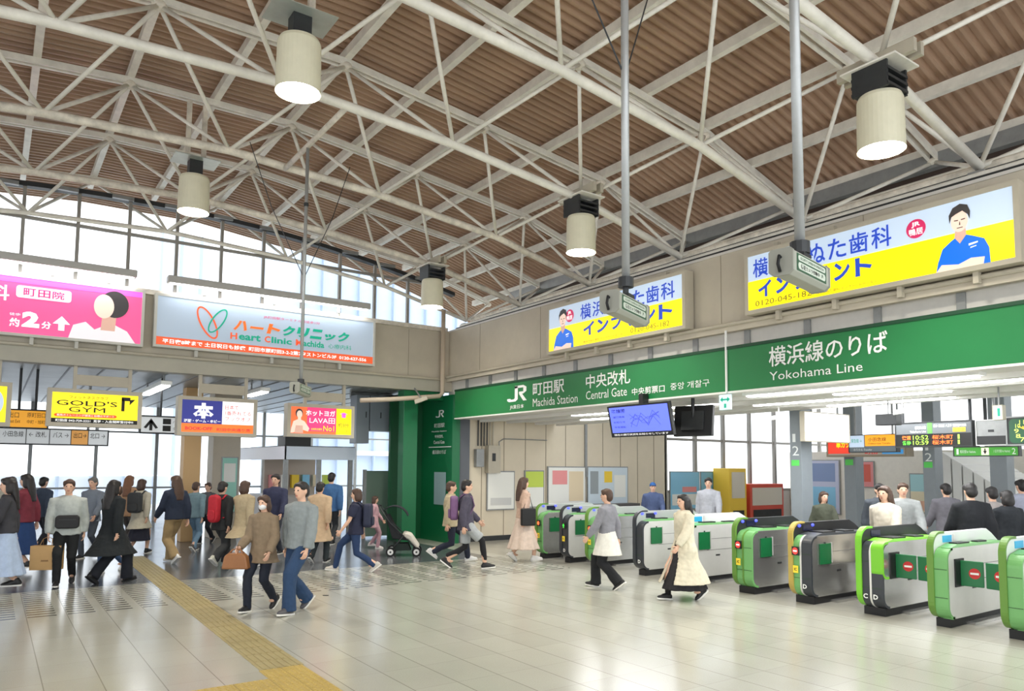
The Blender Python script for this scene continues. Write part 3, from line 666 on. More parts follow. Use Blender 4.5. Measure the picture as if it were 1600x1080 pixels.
# ============================================================ CAMERAS ON POLES
lab_green = mat('label green', s2l(52, 92, 66), .5); housing_m = mat('camera housing', s2l(170, 172, 160), .5, noise_=.05)
def pole_cam(px, py, zb, hx, hy, vpx, ztop, label_p, label_c, r):
    p = hit(px, py, 2, zb)
    e = empty('hanging_pole', (p.x, p.y, zb), label_p, 'pole', 'poles carrying camera housings')
    MB().cyl((p.x, p.y, zb), (p.x, p.y, ztop), r, 12).build('pole', mat('galvanised pole', s2l(178, 180, 180), .4, .45, noise_=.1), e, smooth=True)
    MB().cyl((p.x, p.y, zb-.02), (p.x, p.y, zb+.05), r*1.9, 12).build('flange', darkmetal, e)
    MB().cyl((p.x, p.y, ztop-.9), (p.x, p.y, ztop-.85), r*1.4, 12).build('clamp', darkmetal, e)
    for sx in (-1, 1): MB().tube([(p.x, p.y, zb+1.5), (p.x+sx*.45, p.y+.15, zb+2.5), (p.x+sx*.75, p.y+.25, ztop-.05)], .006, 5).build('stay_wire', darkmetal, e)
    d = ray(vpx, 732); d = Vector((d.x, d.y, -.03)).normalized(); s = d.cross(EZ).normalized()     # s: towards the camera side
    if s.dot(CAM-p) < 0: s = -s
    n_ = d.cross(s); n_ = n_ if n_.z > 0 else -n_
    dep = (p-CAM).dot(fw); c = CAM+ray(hx, hy)*dep
    c = Vector((p.x, p.y, c.z))+d*((c-p).dot(d))*.8
    k = .245; e2 = empty('camera_housing', c, label_c, 'camera', 'camera housings on poles')
    poly = [(a*1.15, b*1.15) for a, b in [(-.058, -.045), (-.035, -.065), (.035, -.065), (.058, -.045), (.058, .05), (.045, .062), (-.045, .062), (-.058, .05)]]
    MB().prism(poly, c, s, n_, d, -k, k).build('housing', housing_m, e2, bevel=.004)
    MB().prism([(a*1.06, b*1.06) for a, b in poly], c, s, n_, d, -k-.012, -k+.004).build('end_cap', mat('cap grey', s2l(150, 150, 140), .5), e2)
    MB().prism([(a*1.06, b*1.06) for a, b in poly], c, s, n_, d, k-.004, k+.012).build('end_cap', MATS['cap grey'], e2)
    MB().tube([c-d*k+n_*.02, c-d*(k+.03)+n_*.03, c-d*(k+.045)-n_*.02, c-d*(k+.02)-n_*.06], .009, 6).build('cable', rubber, e2, smooth=True)
    MB().obox(c, d, s, n_, (-.05, -.045, .068), (.05, .045, .1)).build('mount_block', darkmetal, e2)
    MB().tube([c+n_*.09, Vector((p.x, p.y, zb+.0))], .022, 8).build('mount_arm', darkmetal, e2)
    f = Fr(c+s*.0672, d if s.cross(d).z*0+1 else d, s)
    if f.V.z < 0: f = Fr(c+s*.0672, -d, s)
    rect(e2, f, (-.2, -.046, .2, .052), lab_green, .002, 'label'); wl_ = mat('label pale', s2l(206, 214, 200), .5)
    shape(e2, f, [rrect((-.185, -.036, .185, .004), .018)], wl_, .003, 'label_field'); shape(e2, f, [rrect((-.185, .013, .185, .044), .014)], wl_, .003, 'label_field')
    text(e2, '防犯カメラ作動中', f, (-.15, -.03, .1, -.003), inkblack, .01, .004); text(e2, 'JR', f, (.125, -.027, .155, -.004), lab_green, .01, .004)
    text(e2, 'SECURITY CAMERA IN OPERATION', f, (-.16, .021, .16, .036), lab_green, .0, .004)
pole_cam(978, 445, 3.12, 967, 484, 1570, 6.3, 'steel pole hanging in front of the farther dental sign', 'grey camera housing with label, in front of the farther dental sign', .028)
pole_cam(1250, 392, 3.12, 1245, 425, 1950, 6.2, 'steel pole hanging in front of the nearer dental sign', 'grey camera housing with label, in front of the nearer dental sign', .03)
pole_cam(470, 598, 3.02, 462, 609, 865, 6.47, 'thin steel pole hanging in front of the silver blue clinic sign', 'grey camera housing with label, below the silver blue clinic sign', .024)

# ============================================================ SCREENS AND SIGNS OF THE GATE LINE
c = hit(1000, 655, 0, 9.0); fr = Fr(c, (0, -1, 0), (-1, 0, -.22))
a, b2 = fr.pt(956, 684), fr.pt(1044, 627)
e = empty('monitor', c, 'tilted black monitor showing a blue route map, hung under the green board', 'monitor')
MB().obox(fr.o, fr.U, fr.V, fr.N, (a[0], a[1], -.07), (b2[0], b2[1], 0)).build('case', black, e, bevel=.006)
Bs = (a[0]+.05, a[1]+.08, b2[0]-.03, b2[1]-.03)
rect(e, fr, Bs, emat('screen blue', (92, 108, 232), .7), .004, 'screen')
lines = MB(); random.seed(3)
for k in range(5):
    pts = [fr.w(Bs[0]+(Bs[2]-Bs[0])*(.35+.1*i), Bs[1]+(Bs[3]-Bs[1])*(.2+.6*random.random()), .006) for i in range(6)]
    lines.tube(pts, .0022, 4)
lines.build('map_lines', emat('screen navy', (40, 44, 140), .2), e)
text(e, '路線図', fr, rel(Bs, .04, .78, .28, .93), MATS['screen navy'], .02, .006)
for k in range(3): text(e, ('運行情報', 'お知らせ', '平常運転')[k], fr, rel(Bs, .05, .58-.2*k, .26, .66-.2*k), MATS['screen navy'], .0, .006)
text(e, '現在の運行状況をお知らせしています', fr, (a[0]+.08, a[1]+.025, b2[0]-.1, a[1]+.06), wht_p, 0, .003)
MB().box((9.02, c.y-.05, c.z+.1), (9.15, c.y+.05, 3.12)).build('hanger', black, e)
c = hit(1083, 655, 0, 9.6); fr = Fr(c, (.25, -1, 0), (-1, -.25, .12))
a, b2 = fr.pt(1052, 682), fr.pt(1114, 632)
e = empty('monitor', c, 'black back of a second monitor, right of the blue one', 'monitor')
MB().obox(fr.o, fr.U, fr.V, fr.N, (a[0], a[1], -.08), (b2[0], b2[1], 0)).build('case', black, e, bevel=.01)
MB().obox(fr.o, fr.U, fr.V, fr.N, (a[0]+.15, a[1]+.1, 0), (b2[0]-.15, b2[1]-.1, .03)).build('rear_cover', darkmetal, e)
MB().cyl((c.x, c.y, c.z), (c.x, c.y, 3.03), .03).build('hanger', black, e)
fr = onX(9.1); B = pbox(fr, 1124, 641, 1142, 616)
e = empty('direction_sign', fr.w(B[0], B[1]), 'small pale cyan sign with double arrow below the board joint', 'sign')
rect(e, fr, B, emat('sign pale cyan', (190, 232, 236), .45), .0, 'plate', .02)
u, v, U, V = rel(B, .08, .5, .92, .85); m_ = (v+V)/2
shape(e, fr, [[(u, m_), (u+.05, V), (u+.05, v)], [(U, m_), (U-.05, v), (U-.05, V)], [(u+.04, m_-.012), (U-.04, m_-.012), (U-.04, m_+.012), (u+.04, m_+.012)]], teal, .004, 'arrow')
rect(e, fr, rel(B, .42, .12, .6, .4), teal, .004, 'pictogram')

# lights in the paid area soffit
for i, (x, y0, y1) in enumerate(((9.62, 4.0, 7.4), (10.35, 3.2, 6.4), (11.1, 5.0, 8.4), (12.1, 5.4, 7.6), (10.3, 8.5, 12.5), (11.4, 10, 13.5))):
    e = empty('strip_light', (x, (y0+y1)/2, 3.0), ['white strip light closest behind the green board', 'white strip light in the soffit, above the departure board', 'white strip light in the soffit above the blank white box', 'white strip light along the soffit edge', 'white strip light in the soffit behind the blue monitor', 'deepest white strip light in the soffit behind the monitors'][i], 'light', 'strip lights in the white soffit')
    MB().box((x-.1, y0, 2.985), (x+.1, y1, 3.03)).build('housing', white, e); MB().box((x-.06, y0+.05, 2.965), (x+.06, y1-.05, 2.99)).build('tube', tube_on, e)
    l = bpy.data.lights.new('strip_glow', 'AREA'); l.shape = 'RECTANGLE'; l.size = .12; l.size_y = y1-y0-.1; l.energy = 13
    o = bpy.data.objects.new('strip_glow', l); col.objects.link(o); o.parent = e; o.location = (0, 0, -.045)
# numbered pillars
pil = mat('pillar grey', s2l(136, 144, 150), .45, noise_=.05); numw = mat('numeral white', s2l(236, 240, 240), .5)
def pillar(X, x0, x1, zt, label, y1=None, y2=None, yg=None, sgn=None):
    f = onX(X); u0_ = f.pt(x0, 700)[0]; u1_ = f.pt(x1, 700)[0]
    e = empty('pillar', (X+.15, -(u0_+u1_)/2, 0), label, 'pillar', 'numbered pillars by the platforms')
    MB().box((X, -u1_, 0), (X+.35, -u0_, zt)).build('shaft', pil, e, bevel=.01)
    if y1:
        for s, (ya, yb) in zip('12', (y1, y2)):
            a, b_ = f.pt(x0+(x1-x0)*.25, yb), f.pt(x0+(x1-x0)*(.5 if s == '1' else .8), ya); text(e, s, f, (a[0], a[1], b_[0], b_[1]), numw, .0)
        a, b_ = f.pt(x0+3, yg+5), f.pt(x1-3, yg-4); rect(e, f, (a[0], a[1], b_[0], b_[1]), mat('lime square', s2l(96, 216, 96), .5), .006, 'line_mark')
    return e
pillar(12.55, 1234, 1252, 3.03, 'grey pillar numbered 1 and 2, left of the blank white box', (678, 691), (697, 712), 723)
pillar(16.5, 1318, 1336, 4.4, 'dark pillar behind the red advertising box', (690, 700), (704, 713), 722)
pillar(16.5, 1441, 1460, 4.4, 'grey pillar numbered 1 and 2, below the departure board', (698, 704), (708, 721), 726)
pillar(16.5, 1545, 1572, 4.4, 'broad dark pillar at the right edge behind the platform sign')
# blank white lightbox
fr = onY(8.1); B = pbox(fr, 1257, 690, 1326, 644); a = fr.pt(1326, 705); B = (B[0], B[1], B[2], B[3])
B = (fr.pt(1257, 660)[0], fr.pt(1257, 688)[1], fr.pt(1326, 660)[0], fr.pt(1257, 644)[1])
e = sigbox('lightbox_sign', fr, B, .09, 'blank glowing white lightbox hung beside the numbered pillar', 'sign', mat('lit white face', (1, 1, 1), emit=1.1), .02)
for u in (B[0]+.3, B[2]-.3): MB().cyl((u, 8.15, B[3]), (u, 8.15, 3.02), .015).build('hanger', greymetal, e)
# departure board
def Xbox(X, x0, x1, yt, yb):
    f = onX(X); u0_, u1_ = f.pt(x0, (yt+yb)/2)[0], f.pt(x1, (yt+yb)/2)[0]; xm = (x0+x1)/2; return f, (u0_, f.pt(xm, yb)[1], u1_, f.pt(xm, yt)[1])
f, B = Xbox(12.4, 1400, 1518, 660, 697)
e = sigbox('departure_board', f, B, .25, 'black departure board with orange and green departure times', 'departure board', mat('board grey', s2l(98, 102, 106), .5), .015, framemat=darkmetal)
rect(e, f, rel(B, 0, 0, 1, .52), mat('led black', s2l(14, 14, 14), .4), .006, 'display')
lo = emat('led orange', (255, 110, 40), 1.0); lg = emat('led green', (150, 210, 70), .8)
for k, (s1, tm) in enumerate((('快速', '10:52'), ('各停', '10:59'))):
    v0_, v1_ = (.28, .46) if k == 0 else (.06, .24)
    text(e, s1, f, rel(B, .09, v0_, .21, v1_), lo if k == 0 else emat('led lime', (90, 220, 60), 1), .02, .009); text(e, tm, f, rel(B, .24, v0_, .45, v1_), lg, 0, .009)
    text(e, '桜木町', f, rel(B, .5, v0_, .77, v1_), lo, .0, .009); text(e, '1', f, rel(B, .83, v0_, .855, v1_), lg, 0, .009)
text(e, '横浜線', f, rel(B, .27, .72, .42, .86), letter, 0); text(e, 'Yokohama Line', f, rel(B, .2, .58, .42, .67), letter, 0)
rect(e, f, rel(B, .44, .54, .5, .98), emat('line green', (84, 190, 70), .3), .006, 'line_mark'); text(e, '橋本 相模原 八王子 東神奈川方面', f, rel(B, .52, .78, .94, .9), letter, 0)
rect(e, f, rel(B, .77, .57, .93, .75), emat('sign amber', (236, 190, 60), .4), .006, 'tag'); text(e, 'のりば', f, rel(B, .785, .6, .915, .72), inkblack, 0, .009)
for u in (B[0]+.06, B[2]-.06): MB().cyl((12.52, -u, B[3]), (12.52, -u, 3.03), .025).build('hanger', darkmetal, e)
f, B = Xbox(12.4, 1526, 1572, 657, 695)
e = sigbox('display_box', f, B, .25, 'grey display box with black lower half, right of the departure board', 'display', greymetal, .012, framemat=steel_light)
rect(e, f, rel(B, 0, 0, 1, .36), black, .006, 'display'); rect(e, f, rel(B, .4, .52, .6, .62), darkmetal, .006, 'latch')
MB().cyl((12.52, -(B[0]+B[2])/2, B[3]), (12.52, -(B[0]+B[2])/2, 3.03), .02).build('hanger', greymetal, e)
f, B = Xbox(12.0, 1574, 1640, 652, 694)
e = sigbox('clock_sign', f, B, .2, 'green clock with pale numerals cut off by the right edge', 'clock', darkmetal, .02, framemat=greymetal)
cc = ((B[0]+B[2])/2, (B[1]+B[3])/2); rr = (B[3]-B[1])*.47
shape(e, f, [rrect(rel(B, .05, .04, .95, .96), .06)], emat('clock green', (30, 84, 54), .2), .006, 'dial')
for h in range(1, 13):
    t = R(90-30*h); q = (cc[0]+rr*.8*math.cos(t), cc[1]+rr*.8*math.sin(t)); text(e, str(h), f, (q[0]-.03, q[1]-.03, q[0]+.03, q[1]+.03), emat('clock lime', (214, 230, 110), .5), 0, .009)
for ang, L in ((135, .5), (150, .72)): MB().obox(f.w(*cc, .01), (f.U*math.cos(R(ang))+f.V*math.sin(R(ang))), (f.V*math.cos(R(ang))-f.U*math.sin(R(ang))), f.N, (0, -.008, 0), (rr*L, .008, .004)).build('hand', MATS['sign amber'], e)
MB().cyl((12.1, -cc[0], B[3]), (12.1, -cc[0], 3.03), .02).build('hanger', greymetal, e)
# platform direction sign
f, B = Xbox(14.0, 1491, 1591, 699, 712)
e = sigbox('platform_sign', f, B, .12, 'long green platform sign with numbers 1 and 2 and a down arrow', 'sign', emat('platform green', (66, 150, 48), .35), .015, framemat=darkmetal)
text(e, '1', f, rel(B, .04, .15, .075, .85), letter, 0); text(e, '2', f, rel(B, .91, .15, .965, .85), letter, 0)
rect(e, f, rel(B, .44, .06, .56, .94), emat('cream tag', (240, 236, 200), .4), .006, 'tag'); q = rel(B, .47, .15, .53, .85); u, v, U, V = q; m_ = (u+U)/2
shape(e, f, [[(m_-.01, v+.05), (m_+.01, v+.05), (m_+.01, V), (m_-.01, V)], [(u, v+.06), (m_, v), (U, v+.06)]], inkblack, .009, 'arrow')
text(e, '横浜方面 for Yokohama', f, rel(B, .1, .3, .35, .7), letter, 0); text(e, '八王子方面 for Hachioji', f, rel(B, .63, .3, .88, .7), letter, 0)
MB().cyl((14.06, -m_, B[3]), (14.06, -m_, 4.4), .03).build('hanger', darkmetal, e)
# transfer sign, amber and pale blue
f, B = Xbox(15.0, 1327, 1400, 680, 706)
e = sigbox('transfer_sign', f, B, .15, 'hanging sign, pale blue at left and amber at right', 'sign', mat('sign slate', s2l(120, 132, 140), .5), .015, framemat=darkmetal)
rect(e, f, rel(B, 0, .28, .33, 1), MATS['sign pale blue'], .005, 'blue_field'); rect(e, f, rel(B, .35, .34, 1, 1), emat('sign bright amber', (250, 160, 30), .5), .005, 'amber_field')
text(e, '小田急線', f, rel(B, .42, .62, .8, .85), inkblack, 0, .008); text(e, '東急線 →', f, rel(B, .05, .55, .28, .8), teal, 0, .008); text(e, 'Odakyu Line Transfer', f, rel(B, .42, .42, .9, .54), inkblack, 0, .008); text(e, 'のりかえ Transfer', f, rel(B, .1, .06, .5, .2), letter, 0, .008)
for u in (B[0]+.1, B[2]-.1): MB().cyl((15.07, -u, B[3]), (15.07, -u, 4.4), .02).build('hanger', greymetal, e)
f, B = Xbox(16.2, 1294, 1414, 688, 711)
e = sigbox('advert_box', f, B, .3, 'long brown framed advertising box with a red panel at its left', 'sign', mat('box beige', s2l(200, 190, 176), .5), .04, framemat=mat('box brown', s2l(160, 146, 124), .5))
rect(e, f, rel(B, 0, .1, .3, 1), emat('sign vermilion', (232, 60, 36), .45), .005, 'red_panel'); text(e, '串カツ', f, rel(B, .12, .5, .3, .95), yel, .03, .008); rect(e, f, rel(B, .72, .05, .98, .35), emat('sign mid blue', (60, 140, 200), .4), .005, 'blue_panel'); text(e, '町田', f, rel(B, .5, .05, .66, .3), red_p, .02, .008)
for u in (B[0]+.2, B[2]-.2): MB().cyl((16.3, -u, B[3]), (16.3, -u, 4.4), .02).build('hanger', greymetal, e)
# small fittings
p = hit(1388, 657, 0, 11.8); e = empty('ceiling_speaker', p, 'dark box speaker hanging left of the departure board', 'speaker')
MB().box((p.x-.09, p.y-.17, p.z-.08), (p.x+.09, p.y+.17, p.z+.1)).build('box', darkmetal, e, bevel=.01); MB().cyl(p+Vector((0, 0, .1)), Vector((p.x, p.y, 3.03)), .012).build('hanger', greymetal, e)
for px, py, X, lab in ((1217, 652, 11.5, 'white camera on a stem left of the numbered pillar'), (1410, 643, 11.6, 'white camera on a stem above the departure board')):
    p = hit(px, py, 0, X); e = empty('security_camera', p, lab, 'camera')
    MB().obox(p, Vector((-.5, .8, -.15)).normalized(), Vector((.85, .5, 0)).normalized(), EZ, (-.13, -.04, -.035), (.13, .04, .04)).build('housing', white, e, bevel=.01); MB().cyl(p, Vector((p.x, p.y, 3.03)), .015).build('stem', white, e)
f, B = Xbox(11.5, 1552, 1566, 634, 655)
e = sigbox('lift_sign', f, B, .1, 'small white hanging sign with a pictogram above the display box', 'sign', emat('white sign face', (236, 244, 246), .4), .01); rect(e, f, rel(B, .5, .2, .8, .8), teal, .014, 'pictogram'); MB().cyl((11.55, -(B[0]+B[2])/2, B[3]), (11.55, -(B[0]+B[2])/2, 3.03), .012).build('hanger', greymetal, e)

# ---- boards, machines and posters inside the gates
def poster(f, x0, y0, x1, y1, base, blocks, label, name='poster', frame=None):
    a, b_ = f.pt(x0, y1), f.pt(x1, y0); B = (a[0], a[1], b_[0], b_[1]); e = empty(name, f.w((B[0]+B[2])/2, B[1]), label, 'poster')
    rect(e, f, (B[0]-.03, B[1]-.03, B[2]+.03, B[3]+.03), frame or greymetal, 0, 'frame', .03); rect(e, f, B, base, .005, 'sheet')
    for i, (q, c_) in enumerate(blocks): rect(e, f, rel(B, *q), c_, .008+.001*i, 'print_block')
    return e
M = lambda n_, *c_: mat(n_, s2l(*c_), .5)
pw = M('paper white', 236, 236, 230); pk = M('print pink', 232, 150, 150); pb_ = M('print sky', 140, 200, 232); py_ = M('print yellow', 240, 204, 60); pg = M('print lime', 196, 216, 90); pt_ = M('print tan', 226, 208, 176); pp = M('print lilac', 196, 200, 224)
f = onY(15.86)
poster(f, 762, 738, 803, 796, pw, [((.1, .1, .9, .3), M('print grey', 206, 206, 204))], 'plain white notice board on the beige sheet wall')
poster(f, 821, 737, 849, 792, pw, [((0, .55, 1, 1), pg)], 'notice board with a lime green upper half')
poster(f, 857, 731, 914, 790, pw, [((.1, .55, .5, .92), pk), ((.55, .1, .95, .9), pt_)], 'notice board with pink and tan sheets')
poster(f, 919, 731, 980, 790, M('print pale blue', 206, 220, 230), [((.05, .3, .25, .9), M('print slate', 150, 158, 162)), ((.4, .6, .6, .9), py_), ((.65, .2, .95, .8), pw), ((.4, .2, .55, .4), py_)], 'pale blue fare map board with yellow and white patches')
tag(MB().box((12.5, 15.5, .72), (15.3, 15.88, .85)).build('counter_ledge', mat('ledge dark', s2l(84, 82, 82), .5)), 'dark counter ledge under the notice boards', 'ledge')
e = empty('meter_box', (10.3, 15.8, 2.1), 'beige electrical box with conduits on the sheet wall', 'electrical box')
MB().box((10.25, 15.72, 1.7), (10.62, 15.89, 2.4)).build('case', beige2, e, bevel=.01); MB().box((9.92, 15.76, 1.85), (10.15, 15.89, 2.3)).build('side_case', greymetal, e, bevel=.01); MB().box((10.36, 15.71, 2.0), (10.46, 15.725, 2.2)).build('window', darkmetal, e)
for k in range(6): MB().cyl((10.02+.09*k, 15.86, 2.38), (10.02+.09*k, 15.86, 3.5), .016, 6).build('conduit', darkmetal if k < 4 else beige2, e)
MB().tube([(10.66, 15.86, 2.3), (10.66, 15.86, 2.5), (10.8, 15.86, 2.58), (12.2, 15.86, 2.58)], .014, 6).build('conduit', greymetal, e)
f = onY(15.88)
poster(f, 1048, 738, 1092, 796, pb_, [((.05, .1, .95, .4), pw), ((.4, .45, .9, .6), pk)], 'sky blue poster below the inner windows, nearest the beige wall')
poster(f, 1096, 738, 1134, 796, pb_, [((.05, .05, .95, .45), pp), ((.1, .3, .5, .5), pk)], 'sky blue and lilac poster, second below the inner windows')
def machine(x0, x1, yt, c_, label):
    a, b_ = hit(x0, 760, 1, 15.2), hit(x1, yt, 1, 15.2); e = empty('vending_machine', ((a.x+b_.x)/2, 15.5, 0), label, 'vending machine')
    MB().box((a.x, 15.2, .06), (b_.x, 15.85, b_.z)).build('cabinet', c_, e, bevel=.02); MB().box((a.x+.1, 15.185, b_.z*.5), (b_.x-.1, 15.21, b_.z-.12)).build('display_window', mat('machine window', s2l(222, 214, 200), .2), e)
    MB().box((a.x+.15, 15.185, .3), (b_.x-.15, 15.21, .55)).build('tray', darkmetal, e); MB().box((a.x+.05, 15.25, 0), (b_.x-.05, 15.8, .08)).build('plinth', darkmetal, e)
machine(1140, 1166, 732, M('machine yellow', 246, 206, 70), 'yellow vending machine by the inner windows')
machine(1172, 1224, 756, M('machine red', 216, 84, 66), 'red vending machine by the inner windows')
f = onX(22.95)
poster(f, 1258, 720, 1310, 800, pp, [((.1, .1, .9, .5), pb_), ((.05, .6, .9, .95), M('print steel', 130, 150, 190))], 'blue poster on the pale end wall, left of the others')
poster(f, 1326, 722, 1364, 760, pk, [((.1, .5, .4, .9), py_), ((.5, .2, .9, .9), M('print red', 220, 100, 84))], 'pink and red poster on the pale end wall')
poster(f, 1424, 742, 1478, 800, M('print cyan', 176, 220, 226), [((0, 0, 1, .55), M('print cream', 238, 226, 196)), ((.2, .05, .8, .3), M('print blush', 236, 186, 160))], 'cyan and cream poster on the pale end wall')
e = empty('stair_hood', (19.5, 8.2, 0), 'white slanted stair hood behind the platform sign', 'stair hood')
a, b_ = hit(1476, 760, 0, 19), hit(1560, 760, 0, 19)
for k in range(5):
    y0 = a.y+(b_.y-a.y)*k/5; y1 = a.y+(b_.y-a.y)*(k+.85)/5
    MB().add([(18.9, y0, 2.3-.16*k), (18.9, y1, 2.3-.16*k-.13), (21.5, y1, 2.3-.16*k-.13), (21.5, y0, 2.3-.16*k), (18.9, y0, 1.0), (18.9, y1, 1.0), (21.5, y1, 1.0), (21.5, y0, 1.0)], [(0, 1, 2, 3), (7, 6, 5, 4), (0, 4, 5, 1), (1, 5, 6, 2), (2, 6, 7, 3), (3, 7, 4, 0)]).build('side_panel', white, e)
MB().box((18.9, b_.y, 0), (21.5, a.y, 1.0)).build('base', pw, e)

# ============================================================ TICKET GATES
olive = mat('olive green rim', s2l(98, 140, 56), .4); leaf = mat('leaf green panel', s2l(112, 172, 104), .35, noise_=.04); lime = mat('lime green panel', s2l(118, 196, 46), .35)
slate_p = mat('slate panel', s2l(52, 56, 62), .4); flap_g = mat('flap green', s2l(18, 108, 60), .35); red_s = emat('sign no entry red', (240, 60, 56), .5); hood_w = mat('hood acrylic', s2l(226, 230, 228), .25)
cyan_d = emat('reader cyan', (40, 150, 190), .3); blue_l = emat('reader blue', (70, 80, 255), 1.2)
GX = 9.25
def gprof(x0, x1, z0, z1, r, n=6):              # side profile in X,Z with rounded front corners
    p = []
    for i in range(n+1): t = R(180+90*i/n); p.append((x0+r+r*math.cos(t), z0+r+r*math.sin(t)))
    p += [(x1, z0), (x1, z1)]
    for i in range(n+1): t = R(90+90*i/n); p.append((x0+r+r*math.cos(t), z1-r+r*math.sin(t)))
    return p
def rim_strip(b, y0, y1, x0, z0, z1, r, th, back=.14, n=8):   # C shaped band following the rounded front
    pr = [(x0+back, z0)]+[(x0+r-r*math.sin(R(90*i/n)), z0+r-r*math.cos(R(90*i/n))) for i in range(n+1)]+[(x0+r-r*math.cos(R(90*i/n)), z1-r+r*math.sin(R(90*i/n))) for i in range(n+1)]+[(x0+back, z1)]
    nrm = [Vector((0, 0, 1))]+[Vector((math.sin(R(90*i/n)), 0, math.cos(R(90*i/n)))) for i in range(n+1)]+[Vector((math.cos(R(90*i/n)), 0, -math.sin(R(90*i/n)))) for i in range(n+1)]+[Vector((0, 0, -1))]
    base = len(b.v)
    for (x, z), nn in zip(pr, nrm):
        for y, o in ((y0, 0), (y1, 0), (y1, th), (y0, th)): b.v.append(Vector((x, y, z))+nn*o)
    for i in range(len(pr)-1):
        for k in range(4): a = base+i*4+k; c_ = base+i*4+(k+1) % 4; b.f.append((a, a+4, c_+4, c_))
    e_ = base+(len(pr)-1)*4; b.f += [(base, base+1, base+2, base+3), (e_+3, e_+2, e_+1, e_)]; return b
def gate(y, kind, label, flapside, signs='stop', w_=.34, L=1.75):
    slim = kind == 'plain' or y > 9
    if slim: w_ = .22
    """front at x=GX, centre at y; the camera sees the front and the side facing -Y"""
    e = empty('ticket_gate', (GX, y, 0), label, 'ticket gate', 'ticket gates')
    ya, yb = y-w_/2, y+w_/2; yf = yb-.075      # yb = left edge in the photo; fin between yf and yb
    H = .93; U, V, N = EX, EZ, EY
    MB().box((GX+.1, ya+.03, 0), (GX+L-.1, yb-.03, .1)).build('plinth', mat('plinth black', s2l(34, 34, 36), .6), e)
    body = steel if kind in ('stop', 'dark', 'lime') else steel_light
    MB().prism(gprof(GX+.03, GX+L, .1, H, .14), Vector((0, ya, 0)), U, V, N, 0, w_-.08).build('body', body, e, bevel=.006)
    sm_ = MB()
    for z in (.52, .70): sm_.box((GX+.4, ya-.003, z), (GX+L-.05, ya+.002, z+.006))
    sm_.build('side_seam', mat('seam grey', s2l(120, 120, 118), .6), e)
    MB().box((GX+.62, ya-.004, .42), (GX+.72, ya, .445)).build('side_lock', darkmetal, e)
    # front covers: left (far) half and right (near) half
    ym = (ya+yf)/2+.02
    lm = {'stop': leaf, 'dark': leaf, 'lime': slate_p, 'plain': leaf, 'blackleft': slate_p}[kind]
    rm = {'stop': leaf, 'dark': slate_p, 'lime': slate_p, 'plain': leaf, 'blackleft': slate_p}[kind]
    bk = .15 if kind != 'plain' else .1
    rim_strip(MB(), ya-.006, ym-.012 if not slim else ym+.012, GX, .1, H+.004, .15, .03, bk).build('front_cover', rm, e)
    if kind == 'lime': rim_strip(MB(), ya-.012, ym-.012, GX-.006, .47, H+.008, .1, .03, .15).build('front_cover', lime, e)
    rim_strip(MB(), ym+.012, yf, GX+.0, .1, H+.004, .15, .03, .12).build('front_cover', lm, e)
    if not slim: rim_strip(MB(), ym-.012, ym+.012, GX-.008, .1, H+.008, .15, .03, .12).build('centre_strip', olive if kind in ('stop', 'plain') else steel_light, e)
    for z in (.35, .68): MB().box((GX-.003, ya, z), (GX+.01, yf, z+.006)).build('cover_joint', mat('joint dark green', s2l(40, 70, 40), .6), e)
    # top deck sloping back, card reader
    MB().add([(GX+.12, ya, H), (GX+L, ya, H), (GX+L, yf, H), (GX+.12, yf, H), (GX+.3, ya+.01, H+.035), (GX+L-.2, ya+.01, H+.02), (GX+L-.2, yf, H+.02), (GX+.3, yf, H+.035)],
             [(4, 5, 6, 7), (0, 1, 5, 4), (1, 2, 6, 5), (2, 3, 7, 6), (3, 0, 4, 7)]).build('top_deck', lime if kind == 'lime' else (slate_p if kind == 'dark' else leaf), e)
    MB().box((GX+.34, ya+.03, H+.03), (GX+.66, yf-.02, H+.05)).build('card_reader', black, e)
    MB().box((GX+.9, ya+.04, H+.02), (GX+1.15, yf-.03, H+.045)).build('ticket_slot', darkmetal, e)
    # raised fin with rounded ends on the far edge
    zt = 1.10; x1 = GX+L-.25; fp = gprof(GX-.004, x1, .1, zt, .18)
    k_ = [i for i, q in enumerate(fp) if q == (x1, zt)][0]
    fp = fp[:k_-1]+[(x1+.25, .1), (x1+.25, H), (x1+.06, zt-.06), (x1-.08, zt)]+fp[k_+1:]
    fm_ = {'stop': black, 'dark': black, 'lime': black, 'plain': hood_w, 'blackleft': black}[kind]
    if y > 9: fm_ = mat('hood grey', s2l(176, 180, 178), .3)
    MB().prism(fp, Vector((0, yf+.006, 0)), U, V, N, 0, .058).build('fin', fm_, e, bevel=.004)
    rm2 = {'stop': olive, 'dark': mat('gold trim', s2l(184, 160, 80), .4), 'lime': lime, 'plain': olive, 'blackleft': slate_p}[kind]
    rim_strip(MB(), yf, yb, GX-.02, .1, zt+.012, .19, .026, .3).build('fin_rim', rm2, e)
    MB().box((GX+.24, yf-.001, zt-.12), (GX+.46, yf+.007, zt-.04)).build('reader_display', cyan_d if kind == 'plain' else mat('reader glass', s2l(30, 34, 60), .15), e)
    if kind in ('stop', 'dark', 'blackleft'):
        for dx in (.1, .42): MB().ell((GX+dx+.05, yf-.0, zt-.045), (.035, .012, .022)).build('indicator_lamp', blue_l, e)
    if kind == 'plain':
        MB().box((GX+.5, yf-.001, zt-.13), (GX+.54, yf+.007, zt-.03)).build('display_bar', steel_light, e)
    # signs on the front
    ff = onX(GX-.012); yc = (ym+.012+yf)/2 if kind != 'lime' else ym
    if slim: yc = (ya+yf)/2
